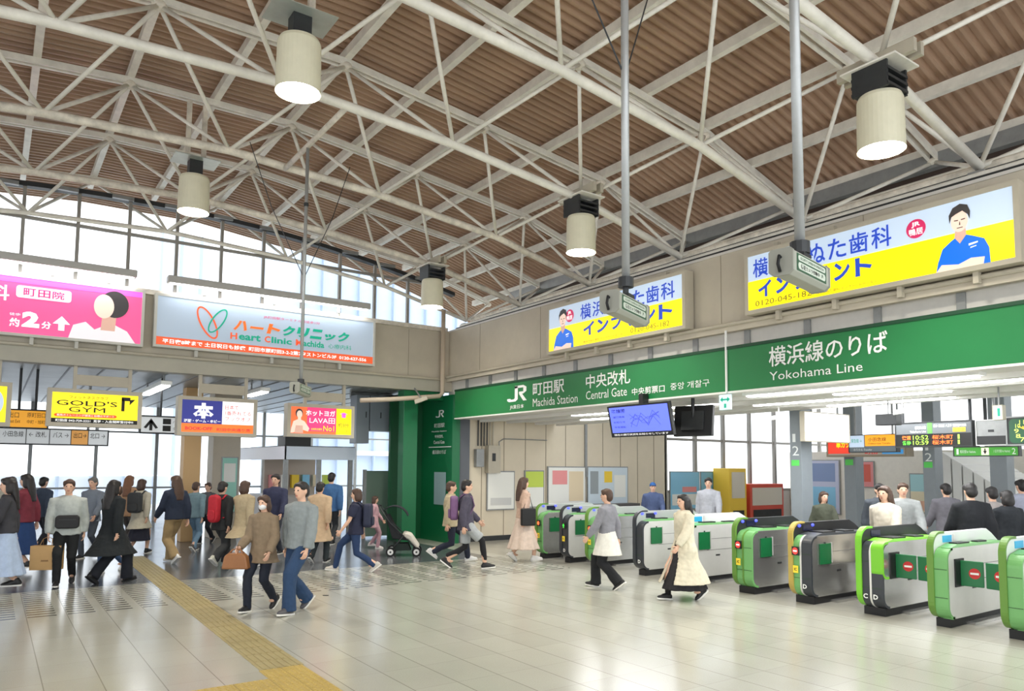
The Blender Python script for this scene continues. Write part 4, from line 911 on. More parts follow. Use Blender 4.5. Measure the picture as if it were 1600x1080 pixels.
    if signs:
        rect(e, ff, (-yc-.055, .66, -yc+.055, .78), black, .022, 'sign_plate', .012)
        if signs == 'stop':
            shape(e, ff, [oval((-yc, .72), (.043, .047))], red_s, .026, 'no_entry_disc'); rect(e, ff, (-yc-.028, .71, -yc+.028, .73), wht_p, .028, 'no_entry_bar')
        else:
            shape(e, ff, [[(-yc-.035, .72), (-yc, .765), (-yc+.035, .72)], [(-yc-.012, .68), (-yc+.012, .68), (-yc+.012, .725), (-yc-.012, .725)]] if signs == 'go' else [oval((-yc, .72), (.036, .04))], emat('signal green', (60, 230, 70), .9) if signs == 'go' else emat('signal orange', (255, 110, 60), .9), .026, 'entry_arrow')
        rect(e, ff, (-yc-.04, .42, -yc+.04, .52), mat('sticker yellow', s2l(250, 220, 60), .5), .022, 'sticker', .002); text(e, 'IC', ff, (-yc-.02, .45, -yc+.02, .49), inkblack, .02, .024)
    if kind in ('dark', 'lime', 'blackleft'):
        text(e, 'D', ff, (-(ya+ym)/2-.03, .22, -(ya+ym)/2+.03, .28), letter, .03, .022)
        if kind == 'lime': text(e, 'C', ff, (-(ym+yf)/2-.03, .22, -(ym+yf)/2+.03, .28), letter, .03, .022)
    # sensor rail on the floor and the flap on the near side
    MB().box((GX+.5, ya-.075, 0), (GX+L, ya+.03, .035)).build('floor_rail', steel, e)
    if flapside == 'open':
        MB().box((GX+.33, ya-.012, .58), (GX+.35, ya, .84)).build('flap_slot', darkmetal, e); MB().box((GX+.2, ya-.02, .54), (GX+.46, ya-.004, .82)).build('flap', flap_g, e); MB().box((GX+.48, ya-.014, .55), (GX+.5, ya-.002, .83)).build('flap_guide', steel_light, e)
    elif flapside == 'closed':
        MB().box((GX+.18, ya-.016, .47), (GX+.4, ya, .80)).build('flap_housing', black, e)
    return e, ya, yb
gates = []
spec = [(12.29, 'stop', 'steel ticket gate farthest from the camera, behind the woman in the pleated skirt', 'open', 'amber'),
    (11.475, 'blackleft', 'ticket gate with black front, second farthest from the camera', 'open', 'go'),
    (10.707, 'stop', 'ticket gate just left of the person in the white tunic', 'open', 'amber'),
    (9.43, 'blackleft', 'ticket gate with black front, between the white tunic and the cream coat', 'open', None),
    (8.36, 'plain', 'pale steel ticket gate behind the woman in the long cream coat', 'open', None),
    (7.24, 'stop', 'green ticket gate with red stop sign, right of the long cream coat', 'open', 'stop'),
    (6.27, 'dark', 'ticket gate with a half black front and a red stop sign', 'open', 'stop'),
    (5.27, 'lime', 'ticket gate with bright lime panel and black lettered feet', 'closed', None),
    (4.43, 'plain', 'all green ticket gate with white steel side, second from the right edge', 'closed', None),
    (3.65, 'plain', 'all green ticket gate cut off by the right edge', 'closed', None),
    (2.7, 'plain', 'green ticket gate outside the frame at right', 'open', None)]
for y, k, lab, fs, sg in spec[:-1]: gates.append(gate(y, k, lab, fs, sg))
def flap(parent_gate, ya, y_from, y_to, tilt):  # a closed leaf across the lane
    e = parent_gate; f = Fr((GX+.3, ya, 0), (tilt, -1, 0), (-1, -tilt, 0)); u0_ = 0; L_ = abs(y_to-y_from)
    o = f.w(0, 0) if y_from >= ya-.001 else None
    f = Fr((GX+.3, y_from, 0), (tilt, -1, 0), (-1, -tilt, 0))
    MB().obox(f.o, f.U, f.V, f.N, (0, .48, -.025), (L_, .78, 0)).build('flap', flap_g, e, bevel=.01)
    c_ = (L_*.62, .635); shape(e, f, [oval(c_, (.062, .062))], mat('flap red', s2l(196, 48, 48), .5), .003, 'no_entry_disc'); rect(e, f, (c_[0]-.045, c_[1]-.012, c_[0]+.045, c_[1]+.012), white, .005, 'no_entry_bar')
for i in (7, 8):
    ga, gb = gates[i], gates[i+1]; mid = (ga[1]+gb[2])/2
    flap(ga[0], ga[1], ga[1]-.01, mid+.02, .12); flap(gb[0], gb[1], mid-.01, gb[2]+.01, -.12)

# ============================================================ THE PASSAGE BEYOND
f = onY(20.0); B = (f.pt(-40, 670)[0], f.pt(90, 694)[1], f.pt(168, 680)[0], f.pt(90, 672)[1])
e = sigbox('wayfinding_board', f, B, .15, 'long pale grey wayfinding board with arrows and one orange panel', 'sign', emat('board pale grey', (206, 210, 212), .25), .03, framemat=darkmetal)
rect(e, f, rel(B, .71, 0, .845, 1), emat('board orange', (222, 160, 84), .25), .005, 'orange_panel')
for x in (.37, .545, .71, .845): rect(e, f, rel(B, x-.003, 0, x+.003, 1), darkmetal, .007, 'divider')
for s, a0, a1 in (('小田急線', .2, .35), ('← 改札', .39, .52), ('バス →', .57, .69), ('出口→', .73, .83), ('北口 →', .86, .98)): text(e, s, f, rel(B, a0, .45, a1, .85), inkblack, 0, .009)
for u in (B[0]+.4, B[2]-.4): MB().cyl((u, 20.08, B[3]), (u, 20.08, 3.74), .03).build('hanger', greymetal, e)
f = onY(17.6); B = (f.pt(10, 650)[0], f.pt(45, 668)[1], f.pt(74, 650)[0], f.pt(45, 642)[1])
e = sigbox('exit_sign', f, B, .15, 'amber exit sign between two yellow hanging lightboxes', 'sign', emat('exit amber', (240, 166, 40), .4), .03, framemat=darkmetal)
text(e, '出口', f, rel(B, .05, .55, .3, .9), inkblack, 0); text(e, '原町田口', f, rel(B, .5, .6, .95, .88), inkblack, 0); text(e, 'East Exit', f, rel(B, .06, .25, .34, .45), inkblack, 0); text(e, '中町・旭町', f, rel(B, .5, .22, .95, .45), inkblack, 0)
for u in (B[0]+.2, B[2]-.2): MB().cyl((u, 17.68, B[3]), (u, 17.68, 3.74), .025).build('hanger', darkmetal, e)
B = (f.pt(221, 650)[0], f.pt(250, 676)[1], f.pt(300, 650)[0], f.pt(250, 652)[1])
e = sigbox('arrow_sign', f, B, .15, 'pale grey sign with black up arrow and bus pictograms', 'sign', MATS['board pale grey'], .03, framemat=darkmetal)
u, v, U, V = rel(B, .05, .12, .33, .9); m_ = (u+U)/2
shape(e, f, [[(m_-.03, v), (m_+.03, v), (m_+.03, V-.05), (m_-.03, V-.05)], [(u, V-.2), (m_, V), (U, V-.2), (U-.05, V-.22), (m_, V-.09), (u+.05, V-.22)]], inkblack, .006, 'arrow')
for vv in (.1, .55): rect(e, f, rel(B, .42, vv, .58, vv+.36), inkblack, .006, 'pictogram')
text(e, 'バスセンター', f, rel(B, .62, .62, .98, .82), inkblack, 0); text(e, 'タクシー', f, rel(B, .62, .18, .92, .36), inkblack, 0)
MB().cyl(((u+U)/2+.2, 17.68, B[3]), ((u+U)/2+.2, 17.68, 3.74), .02).build('hanger', black, e)
def tube_light(x, y0, y1, z, label):
    e = empty('tube_light', (x, (y0+y1)/2, z), label, 'light', 'tube lights under the passage soffit')
    MB().obox(Vector((x, y0, z)), EY, EX, EZ, (0, -.11, 0), (y1-y0, .11, .09)).build('housing', steel_light, e, bevel=.01); MB().box((x-.08, y0+.04, z-.03), (x+.08, y1-.04, z+.005)).build('tube', tube_on, e)
    for y in (y0+.3, y1-.3): MB().cyl((x, y, z+.09), (x, y, 3.74), .02).build('hanger', greymetal, e)
for (px, py_1, L, lab) in ((286, 590, 2.6, 'tube light over the passage, left of the bookshop lightbox'), (447, 603, 1.4, 'tube light behind the small camera housing'), (130, 640, 2.2, 'tube light deep in the passage above the gym lightbox')):
    p = hit(px, py_1, 2, 3.5); p.y = max(p.y, 16.7); tube_light(p.x, p.y, p.y+L, 3.5, lab)
# pillars
e = empty('pillar', (3.2, 19.5, 0), 'tan pillar in the passage under the bookshop lightbox', 'pillar'); a, b_ = hit(285, 760, 1, 19.4), hit(312, 760, 1, 19.4)
MB().box((a.x, 19.4, 0), (b_.x, 19.8, 3.74)).build('shaft', mat('tan cladding', s2l(206, 168, 118), .6), e, bevel=.01)
e = empty('pillar', (4.3, 20, 0), 'beige pillar with a mint poster in the passage', 'pillar'); a, b_ = hit(331, 760, 1, 20), hit(374, 760, 1, 20)
MB().box((a.x, 20, 0), (b_.x, 20.6, 3.74)).build('shaft', beige, e, bevel=.01)
f = onY(19.98); poster(f, 345, 716, 371, 800, M('print mint', 158, 216, 200), [((.1, .55, .9, .9), pw)], 'mint green poster on the beige pillar')
# kiosk with canopy
e = empty('kiosk', (6.4, 19, 0), 'passage kiosk with pale blue canopy', 'kiosk'); a, b_, c_ = hit(445, 705, 1, 18), hit(556, 705, 1, 18), hit(376, 712, 1, 20.5)
MB().box((a.x, 18, a.z-.2), (b_.x, 18.06, a.z+.12)).build('fascia', mat('kiosk blue', s2l(222, 232, 246), .4), e)
MB().box((a.x-.02, 18, a.z-.2), (a.x+.04, 22, a.z+.12)).build('side_fascia', mat('kiosk lilac', s2l(240, 240, 250), .4), e)
MB().box((a.x, 18.05, a.z+.05), (b_.x, 22, a.z+.14)).build('roof', darkmetal, e)
MB().box((a.x+.3, 18.6, 0), (b_.x-.1, 22, 1.05)).build('counter', mat('kiosk counter', s2l(196, 190, 186), .5), e)
MB().box((a.x+.3, 20.6, 1.05), (b_.x-.1, 20.7, a.z)).build('back_wall', mat('kiosk back', s2l(190, 176, 164), .6), e)
for x in (a.x+.08, b_.x-.08, (a.x+b_.x)/2): MB().box((x-.05, 18.1, 0), (x+.05, 18.2, a.z-.1)).build('post', greymetal, e)
for k in range(6): MB().box((a.x+.4+.3*k, 20.4, 1.2+.02*k), (a.x+.6+.3*k, 20.55, 1.6)).build('goods', [pk, pw, py_, pb_, pt_, pg][k], e)
MB().box((a.x+.1, 18.3, a.z+.14), (a.x+.75, 18.9, a.z+.4)).build('roof_unit', black, e)
# grey wall cabinets, glazed end, panel
e = empty('wall_cabinet', (8, 17.6, 2.6), 'grey steel cabinets hung high beside the green portal', 'cabinet'); P1, P2 = hit(557, 640, 1, 17.5), hit(612, 640, 1, 17.5); zt, zb_ = hit(590, 628, 1, 17.5).z, hit(590, 675, 1, 17.5).z
xm = hit(578, 640, 1, 17.5).x
MB().box((P1.x, 17.5, zb_-.3), (xm-.01, 17.9, zt+.15)).build('door', mat('cabinet grey', s2l(136, 144, 152), .4, .2), e, bevel=.01); MB().box((xm+.01, 17.5, zb_+.02), (P2.x, 17.9, zt+.15)).build('door', MATS['cabinet grey'], e, bevel=.01)
MB().box((P2.x, 17.5, zb_+.02), (P2.x+.2, 17.9, zt+.2)).build('side', darkmetal, e)
for x in (xm-.1, (xm+P2.x)/2): MB().box((x-.01, 17.485, zb_+.35), (x+.01, 17.5, zb_+.5)).build('handle', darkmetal, e)
MB().box((P1.x, 17.88, zt+.1), (P2.x+.2, 17.96, 3.74)).build('support', greymetal, e)
e = empty('screen_panel', (8, 18, 0), 'grey green panel standing left of the green portal', 'panel'); P1, P2 = hit(571, 760, 1, 18), hit(628, 736, 1, 18)
MB().box((P1.x, 18, .05), (P2.x, 18.08, P2.z)).build('sheet', mat('grey green sheet', s2l(104, 124, 112), .5), e); MB().box((P1.x-.04, 17.98, 0), (P1.x+.02, 18.1, P2.z+.03)).build('post', greymetal, e); MB().box((P2.x-.02, 17.98, 0), (P2.x+.04, 18.1, P2.z+.03)).build('post', greymetal, e)
# glazed far side of the passage
for i in range(15):
    x0 = -13+1.75*i; e = struct(empty('window_%d' % (30+i), (x0+.87, 27.1, 0), None, None))
    MB().box((x0-.05, 27.0, 0), (x0+.05, 27.1, 3.74)).build('mullion', greymetal, e)
    for z in (1.1, 2.9): MB().box((x0, 27.03, z-.03), (x0+1.75, 27.08, z+.03)).build('transom', greymetal, e)
    MB().add([(x0, 27.06, .1), (x0+1.75, 27.06, .1), (x0+1.75, 27.06, 3.74), (x0, 27.06, 3.74)], [(0, 1, 2, 3)]).build('pane', glass, e)
# pale buildings outside the clerestory
def building(x0, x1, y, z0, z1, c_, label, fins=14):
    e = empty('building', ((x0+x1)/2, y, z0), label, 'building')
    MB().box((x0, y, z0), (x1, y+6, z1)).build('wall', c_, e)
    for k in range(fins):
        x = x0+(x1-x0)*(k+.5)/fins; MB().box((x-.05, y-.25, z0), (x+.05, y, z1)).build('fin', mat('pale fin', s2l(190, 204, 222), .5), e)
    for k in range(4):
        z = z0+(z1-z0)*(k+.6)/4.4; MB().box((x0-.2, y-.35, z), (x1+.2, y, z+.22)).build('floor_band', mat('pale band', s2l(232, 236, 240), .5), e)
    return e
pale_b = mat('pale blue cladding', s2l(204, 218, 236), .5)
building(11.2, 26, 34, -6, 17, pale_b, 'pale blue building with thin fins seen through the clerestory', 16)
building(6.0, 8.8, 40, -6, 13.5, mat('white cladding', s2l(246, 248, 250), .5), 'small white building seen through the middle clerestory panes', 3)
building(-4, 6, 33, -6, 1.4, mat('street blue', s2l(236, 240, 246), .5), 'low pale building across the street beyond the passage', 9)

# ============================================================ PEOPLE
FW2, RT2 = Vector((fw.x, fw.y, 0)).normalized(), Vector((rt.x, rt.y, 0)).normalized()
def remesh(mb, name, m, parent, vox, amp=0, extra=None, seed=0, smooth=3):
    me = mb.mesh('tmp'); o = bpy.data.objects.new('tmp', me); col.objects.link(o)
    r = o.modifiers.new('r', 'REMESH'); r.mode = 'VOXEL'; r.voxel_size = vox
    s_ = o.modifiers.new('s', 'SMOOTH'); s_.factor = .5; s_.iterations = smooth
    dg = bpy.context.evaluated_depsgraph_get(); me2 = bpy.data.meshes.new_from_object(o.evaluated_get(dg))
    bpy.data.objects.remove(o); bpy.data.meshes.remove(me)
    if amp:
        off = Vector((seed*3.7, seed*1.3, 0))
        for v, nrm in zip(me2.vertices, [v.normal.copy() for v in me2.vertices]):
            c = v.co; v.co = c+nrm*(amp*noise.noise(Vector((c.x*9, c.y*9, c.z*5))+off)+amp*.5*noise.noise(c*24+off))
    if extra:
        b = bmesh.new(); b.from_mesh(me2); t = extra.mesh('x'); b.from_mesh(t); b.to_mesh(me2); b.free(); bpy.data.meshes.remove(t)
    me2.name = name; me2.materials.clear(); me2.materials.append(m); me2.shade_smooth()
    ob = bpy.data.objects.new(name, me2); col.objects.link(ob); ob.parent = parent; return ob
def ik(hip, ank, l1, l2, fwd):
    d = ank-hip; L = min(d.length, (l1+l2)*.999); dn = d.normalized(); a = math.acos(max(-1, min(1, (l1*l1+L*L-l2*l2)/(2*l1*L))))
    p = (fwd-dn*fwd.dot(dn)).normalized(); return hip+dn*(l1*math.cos(a))+p*(l1*math.sin(a))
def cloth(n_, c, rough=.85): return mat('cloth '+n_, s2l(*c), rough, noise_=.12, nscale=14)
skin_m = mat('skin', s2l(226, 182, 156), .55); eye_m = mat('eye', s2l(36, 28, 26), .3); lip_m = mat('lips', s2l(186, 106, 98), .5)
HAIR = {'black': mat('hair black', s2l(34, 30, 30), .5, noise_=.2, nscale=30), 'brown': mat('hair brown', s2l(78, 56, 44), .5, noise_=.2, nscale=30), 'grey': mat('hair grey', s2l(120, 116, 112), .55, noise_=.2, nscale=30), 'tan': mat('hair chestnut', s2l(128, 84, 56), .5, noise_=.2, nscale=30)}
pcount = [0]
def person(px, py, ytop, heading, label, top, bottom, shoe=(30, 30, 32), hair=('short', 'black'), stride=.5, lead=1, fem=False, X=None, loc=None,
           arms=((.35, .3), (-.3, .25)), mask=False, vox=.017, lift=.07, boots=False, open_front=False):
    """top=(colour, hem z, flare, sleeve, loose); bottom=(kind, colour, ...). Local frame: +Y ahead, +X the person's right."""
    pcount[0] += 1; sd = pcount[0]
    if loc: p = Vector((loc[0], loc[1], 0))
    elif X: p = hit(px, 760, 0, X); p.z = 0
    else: p = fl(px, py)
    d = ray(px, ytop); H = EYE+d.z*Vector((p.x, p.y)).length/Vector((d.x, d.y)).length
    H = max(1.2, min(1.86, H)); k = H/1.715
    e = empty('person', (0, 0, 0), label, 'person')
    V = lambda x, y, z: Vector((x, y, z))*k
    sw = .165 if fem else .185; s = stride
    hz = .085+math.sqrt(max(.3, .8**2-(s/2)**2))
    hips, anks, knees, pitch = [], [], [], []
    for side in (-1, 1):
        front = side == lead
        y = s/2 if front else -s/2; lf = 0 if front else (lift if s > .15 else 0)
        hp = V(side*.088, 0, hz); an = V(side*.085, y, .088+lf); hips.append(hp); anks.append(an); pitch.append(-.1 if (front and s > .3) else (.65 if (not front and s > .3) else 0))
        knees.append(ik(hp, an, .425*k, .415*k, Vector((0, 1, 0))))
    tz = lambda z: z-(.91-hz)                 # torso rides on the hips
    sh, el, wr = [], [], []
    for i, side in enumerate((-1, 1)):
        a, b_ = arms[i]; S = V(side*sw, 0, tz(1.385)); u_ = Vector((side*.16, math.sin(a), -math.cos(a))).normalized(); f_ = Vector((side*.02, math.sin(a+b_), -math.cos(a+b_))).normalized()
        E_ = S+u_*.285*k; W_ = E_+f_*.245*k; sh.append(S); el.append(E_); wr.append((W_, f_))
    def torso(b, g, zlo, flare, ext):
        q = lambda z, rx, ry, cy=0: (0, cy*k, tz(z)*k, (rx+g)*k, (ry+g)*k)
        r_ = []
        if zlo < .84:
            n_ = max(2, int((.84-zlo)/.12))
            for i in range(n_): t = i/n_; z = zlo+(.84-zlo)*t; r_.append((0, 0, tz(z)*k, (.165+g+flare*(1-t))*k, (.12+g+max(flare*.8, ext)*(1-t))*k))
        r_ += [q(max(.84, min(zlo, .95)), .162+flare*.3, .118+flare*.2), q(.97, .155, .112), q(1.1, .14 if fem else .15, .10), q(1.24, .152 if fem else .165, .115), q(1.34, .16 if fem else .18, .108), q(1.405, .135 if fem else .155, .085), q(1.44, .085, .066), q(1.465, .058, .055)]
        return b.rings(r_, 22)
    # --- body: one continuous surface
    b = MB(); torso(b, -.012, .9, 0, 0)
    for i in (0, 1):
        b.tube([hips[i]+V(0, 0, .03), hips[i]*.5+knees[i]*.5, knees[i], knees[i]*.62+anks[i]*.38, anks[i]], [.082*k, .07*k, .052*k, .054*k, .036*k], 10)
        b.ell(anks[i]+V(0, .05, -.04), V(.036, .095, .03), 10, 6)
        b.tube([sh[i]-V((-1, 1)[i]*.04, 0, 0), sh[i], el[i], el[i]*.6+wr[i][0]*.4, wr[i][0]], [.05*k, .05*k, .039*k, .038*k, .026*k], 8)
        d_ = wr[i][1]; b.ell(wr[i][0]+d_*.045*k, V(.017, .04, .052), 8, 6, rot=d_.to_track_quat('-Z', 'Y').to_matrix())
    nk = tz(1.44)-1.44
    hd = lambda x, y, z: V(x, y, z+nk)
    b.tube([hd(0, -.012, 1.40), hd(0, .005, 1.54)], [.058*k, .05*k], 10)
    b.ell(hd(0, .015, 1.605), V(.074, .092, .108), 16, 12).ell(hd(0, .035, 1.545), V(.054, .062, .062), 12, 8)
    b.ell(hd(0, .108, 1.58), V(.013, .018, .024), 8, 6)
    for sx in (-1, 1): b.ell(hd(sx*.074, .0, 1.59), V(.012, .02, .032), 8, 6)
    fx = MB()
    for i, side in enumerate((-1, 1)):            # four fingers and a thumb, loosely curled
        W_, d_ = wr[i]; pn = Vector((-side, 0, 0)); pn = (pn-d_*pn.dot(d_)).normalized(); ac = d_.cross(pn).normalized()
        if ac.y < 0: ac = -ac
        for j, (o_, L_) in enumerate(((.03, .066), (.011, .074), (-.009, .069), (-.028, .054))):
            st = W_+d_*.078*k+ac*o_*k; d1 = (d_+pn*.25).normalized(); d2 = (d_+pn*.8).normalized(); d3 = (d_*.5+pn).normalized(); L = L_*k
            fx.tube([st-d_*.02*k, st+d1*L*.42, st+d1*L*.42+d2*L*.33, st+d1*L*.42+d2*L*.33+d3*L*.28], [.0095*k, .009*k, .008*k, .0062*k], 6)
        st = W_+d_*.03*k+ac*.032*k; t1 = (d_*.7+ac*.8+pn*.25).normalized(); t2 = (d_+ac*.3+pn*.4).normalized()
        fx.tube([st-ac*.015*k, st+t1*.035*k, st+t1*.035*k+t2*.028*k], [.012*k, .0105*k, .008*k], 6)
    remesh(b, 'body', skin_m, e, min(vox, .014)*k, 0, fx, smooth=2)
    for sx in (-1, 1): MB().ell(hd(sx*.031, .098, 1.605), V(.013, .008, .0075), 8, 6).build('eye', eye_m, e, smooth=True)
    if mask: remesh(MB().ell(hd(0, .05, 1.55), V(.06, .066, .056), 14, 10), 'face_mask', mat('mask white', s2l(236, 236, 238), .8), e, .01)
    else: MB().ell(hd(0, .094, 1.535), V(.022, .009, .007), 8, 6).build('mouth', lip_m, e, smooth=True)
    # --- hair
    st, hc = hair; hb = MB()
    if st != 'cap':
        hb.ell(hd(0, -.002, 1.632), V(.083, .1, .092), 16, 12).ell(hd(0, -.04, 1.585), V(.078, .066, .085), 14, 10)
        hb.ell(hd(0, .058, 1.672), V(.066, .05, .034), 12, 8)
        for sx in (-1, 1): hb.ell(hd(sx*.064, .035, 1.65), V(.022, .05, .045), 8, 6)
        if st == 'long': hb.tube([hd(0, -.05, 1.64), hd(0, -.075, 1.52), hd(0, -.1, 1.4), hd(0, -.125, 1.24)], [(.085*k, .05*k), (.1*k, .05*k), (.11*k, .045*k), (.075*k, .03*k)], 12)
        if st in ('long', 'bob'):
            for sx in (-1, 1): hb.ell(hd(sx*.07, -.008, 1.56), V(.026, .05, .1), 10, 8)
            hb.ell(hd(0, -.05, 1.54), V(.088, .055, .1), 12, 8)
        if st == 'bun': hb.ell(hd(0, -.09, 1.68), V(.045, .045, .045), 10, 8)
    else:
        hb.ell(hd(0, -.002, 1.635), V(.086, .103, .088), 16, 12); hb.ell(hd(0, .11, 1.645), V(.07, .07, .012), 12, 6)
    remesh(hb, 'cap' if st == 'cap' else 'hair', cloth('cap blue', (40, 88, 150)) if st == 'cap' else HAIR[hc], e, .011*k, .006 if st != 'cap' else .001, seed=sd)
    # --- lower clothing
    bk, bc = bottom[0], bottom[1]; bm2 = cloth('%d %d %d' % bc, bc)
    if bk in ('trousers', 'wide', 'shorts'):
        lo = 1.0 if bk == 'trousers' else 1.3
        b = MB(); b.rings([(0, 0, (hz-.07)*k, .15*k, .11*k), (0, 0, (hz+.0)*k, .165*k, .122*k), (0, 0, (hz+.1)*k, .158*k, .115*k)], 18)
        for i in (0, 1):
            if bk == 'shorts':
                m_ = hips[i]*.15+knees[i]*.85; b.tube([hips[i]+V(0, 0, .02), hips[i]*.5+knees[i]*.5, m_], [.098*k, .1*k, .098*k], 12)
            else:
                a_ = anks[i]+(knees[i]-anks[i]).normalized()*.01*k
                b.tube([hips[i]+V(0, 0, .02), hips[i]*.5+knees[i]*.5, knees[i], knees[i]*.5+a_*.5, a_-V(0, 0, .05)], [.096*k, .085*lo**.5*k, .068*lo*k, .064*lo*k, (.056*lo+(.02 if bk == 'wide' else 0))*k], 12)
        remesh(b, {'trousers': 'trousers', 'wide': 'wide_trousers', 'shorts': 'shorts'}[bk], bm2, e, vox*k, .009, seed=sd)
        if bk == 'shorts' and len(bottom) > 2:
            b = MB()
            for i in (0, 1): b.tube([hips[i]*.4+knees[i]*.6, knees[i], knees[i]*.62+anks[i]*.38, anks[i]+V(0, 0, .06)], [.072*k, .059*k, .06*k, .042*k], 10)
            remesh(b, 'leggings', cloth('leggings', bottom[2]), e, .014*k, seed=sd)
    else:
        zl, flr = bottom[2], bottom[3]; b = MB(); n_ = 6
        r_ = [(0, 0, (zl+(hz+.1-zl)*i/n_)*k, (.155+flr*(1-i/n_)**1.2)*k, (.115+max(flr, s*.5)*(1-i/n_)**1.2)*k) for i in range(n_+1)]
        b.rings(r_, 28)
        for j in range(len(b.v)):
            v = b.v[j]; t = 1-(v.z/k-zl)/(hz+.1-zl); a_ = math.atan2(v.y, v.x); w_ = 1+.07*t*math.sin(a_*9+sd); v.x *= w_; v.y *= w_
        remesh(b, 'skirt', bm2, e, vox*k, .006, seed=sd)
    # --- upper clothing
    tc, hem, flare, sleeve = top[:4]; loose = top[4] if len(top) > 4 else .012; tm = cloth('%d %d %d' % tc, tc)
    b = MB(); torso(b, loose, hem, flare, (s*.55 if hem < .7 else 0))
    for i, side in enumerate((-1, 1)):
        q0 = sh[i]-V(side*.06, 0, .01)
        if sleeve == 'short': b.tube([q0, sh[i], el[i]*.75+sh[i]*.25], [(.066+loose*.5)*k, (.064+loose*.5)*k, (.06+loose*.6)*k], 10)
        elif sleeve: b.tube([q0, sh[i], el[i], el[i]*.55+wr[i][0]*.45, wr[i][0]], [(.066+loose*.5)*k, (.063+loose*.5)*k, (.052+loose*.7)*k, (.05+loose*.7)*k, (.04+loose*.5)*k], 10)
    ct = remesh(b, {True: 'coat', False: 'top'}[hem < .7], tm, e, vox*k, .01, seed=sd)
    if open_front:                                  # coat hangs open over the skirt
        bq = bmesh.new(); bq.from_mesh(ct.data)
        bmesh.ops.delete(bq, geom=[f_ for f_ in bq.faces if (lambda c: c.z < .92*k and c.y > 0 and -(.05+.26*(.92-c.z/k))*k < c.x < .04*k)(f_.calc_center_median()) or f_.calc_center_median().z < (hem-.02)*k and abs(f_.normal.z) > .8], context='FACES')
        bq.to_mesh(ct.data); bq.free(); so_ = ct.modifiers.new('t', 'SOLIDIFY'); so_.thickness = .012
    if boots:
        for i in (0, 1): MB().tube([anks[i]-V(0, 0, .02), anks[i]*.75+knees[i]*.25, anks[i]*.5+knees[i]*.5], [.046*k, .052*k, .064*k], 12).build('boot_shaft', mat('shoe %d %d %d' % shoe, s2l(*shoe), .5), e, smooth=True)
    if len(top) > 5:                                # a visible under-layer hem
        remesh(MB().rings([(0, 0, tz(top[6])*k, .24*k, .25*k), (0, 0, tz(.86)*k, .2*k, .18*k), (0, 0, tz(1.02)*k, .168*k, .128*k)], 20), 'shirt_hem', cloth('%d %d %d' % top[5], top[5]), e, vox*k, .006, seed=sd)
    # --- shoes
    shm = mat('shoe %d %d %d' % shoe, s2l(*shoe), .5); sol = mat('sole pale', s2l(226, 224, 218), .6) if sum(shoe) > 60 else rubber
    for i in (0, 1):
        A = anks[i]; rot = Matrix.Rotation(-pitch[i], 3, 'X'); T = lambda x, y, z: A+rot@V(x, y, z)
        b = MB().ell(T(0, -.02, -.04), V(.042, .06, .052), 12, 8, rot).ell(T(0, .1, -.055), V(.046, .095, .036), 12, 8, rot).ell(T(0, .04, -.035), V(.042, .09, .045), 12, 8, rot).tube([T(0, -.01, -.03), A+V(0, 0, .03)], [.044*k, .043*k], 10)
        so = remesh(b, 'shoe', shm, e, .012*k)
        MB().prism([(x*k, y*k) for x, y in ((-.036, -.075), (.036, -.075), (.042, .0), (.046, .1), (.035, .17), (0, .195), (-.035, .17), (-.046, .1), (-.042, 0))], T(0, 0, -.088), rot@EX, rot@EY, rot@EZ, 0, .022*k).build('sole', sol, so)
    f_ = FW2*math.cos(R(heading))+RT2*math.sin(R(heading))
    zmin = 0
    e.rotation_euler = (0, 0, math.atan2(-f_.x, f_.y)); e.location = p
    bpy.context.view_layer.update()
    return dict(root=e, k=k, hand=[w_[0]+w_[1]*.08*k for w_ in wr], hz=hz, M=Matrix.Translation(p) @ Euler(e.rotation_euler).to_matrix().to_4x4())
def wpt(P, v): return P['M']@(Vector(v)*P['k'])
def wdir(P, v): return (P['M'].to_3x3()@Vector(v)).normalized()
def backpack(P, c, label, name='backpack', w_=.28, h_=.42):
    o = wpt(P, (0, -.2, 1.2-(.91-P['hz']))); U, N = wdir(P, (1, 0, 0)), wdir(P, (0, -1, 0)); m_ = cloth('bag %d %d %d' % c, c, .7)
    e = empty(name, o, label, 'bag'); b = MB()
    for v in MB().ell((0, 0, 0), (w_/2, h_/2, .1), 16, 10).v: pass
    t = MB(); t.prism(rrect((-w_/2, -h_/2, w_/2, h_/2), .08), o, U, EZ, N, -.05, .09).build('sack', m_, e, bevel=.03)
    MB().prism(rrect((-w_*.36, -h_*.42, w_*.36, -.02), .05), o, U, EZ, N, .09, .125).build('front_pocket', m_, e, bevel=.015)
    for sx in (-1, 1):
        q = lambda x, y, z: wpt(P, (x, y, z-(.91-P['hz'])))
        MB().tube([q(sx*.1, -.13, 1.38), q(sx*.115, -.04, 1.46), q(sx*.115, .1, 1.40), q(sx*.12, .145, 1.25), q(sx*.13, .06, 1.08), q(sx*.12, -.12, 1.02)], [(.022, .01)]*6, 6).build('strap', m_, e, smooth=True)
    return e

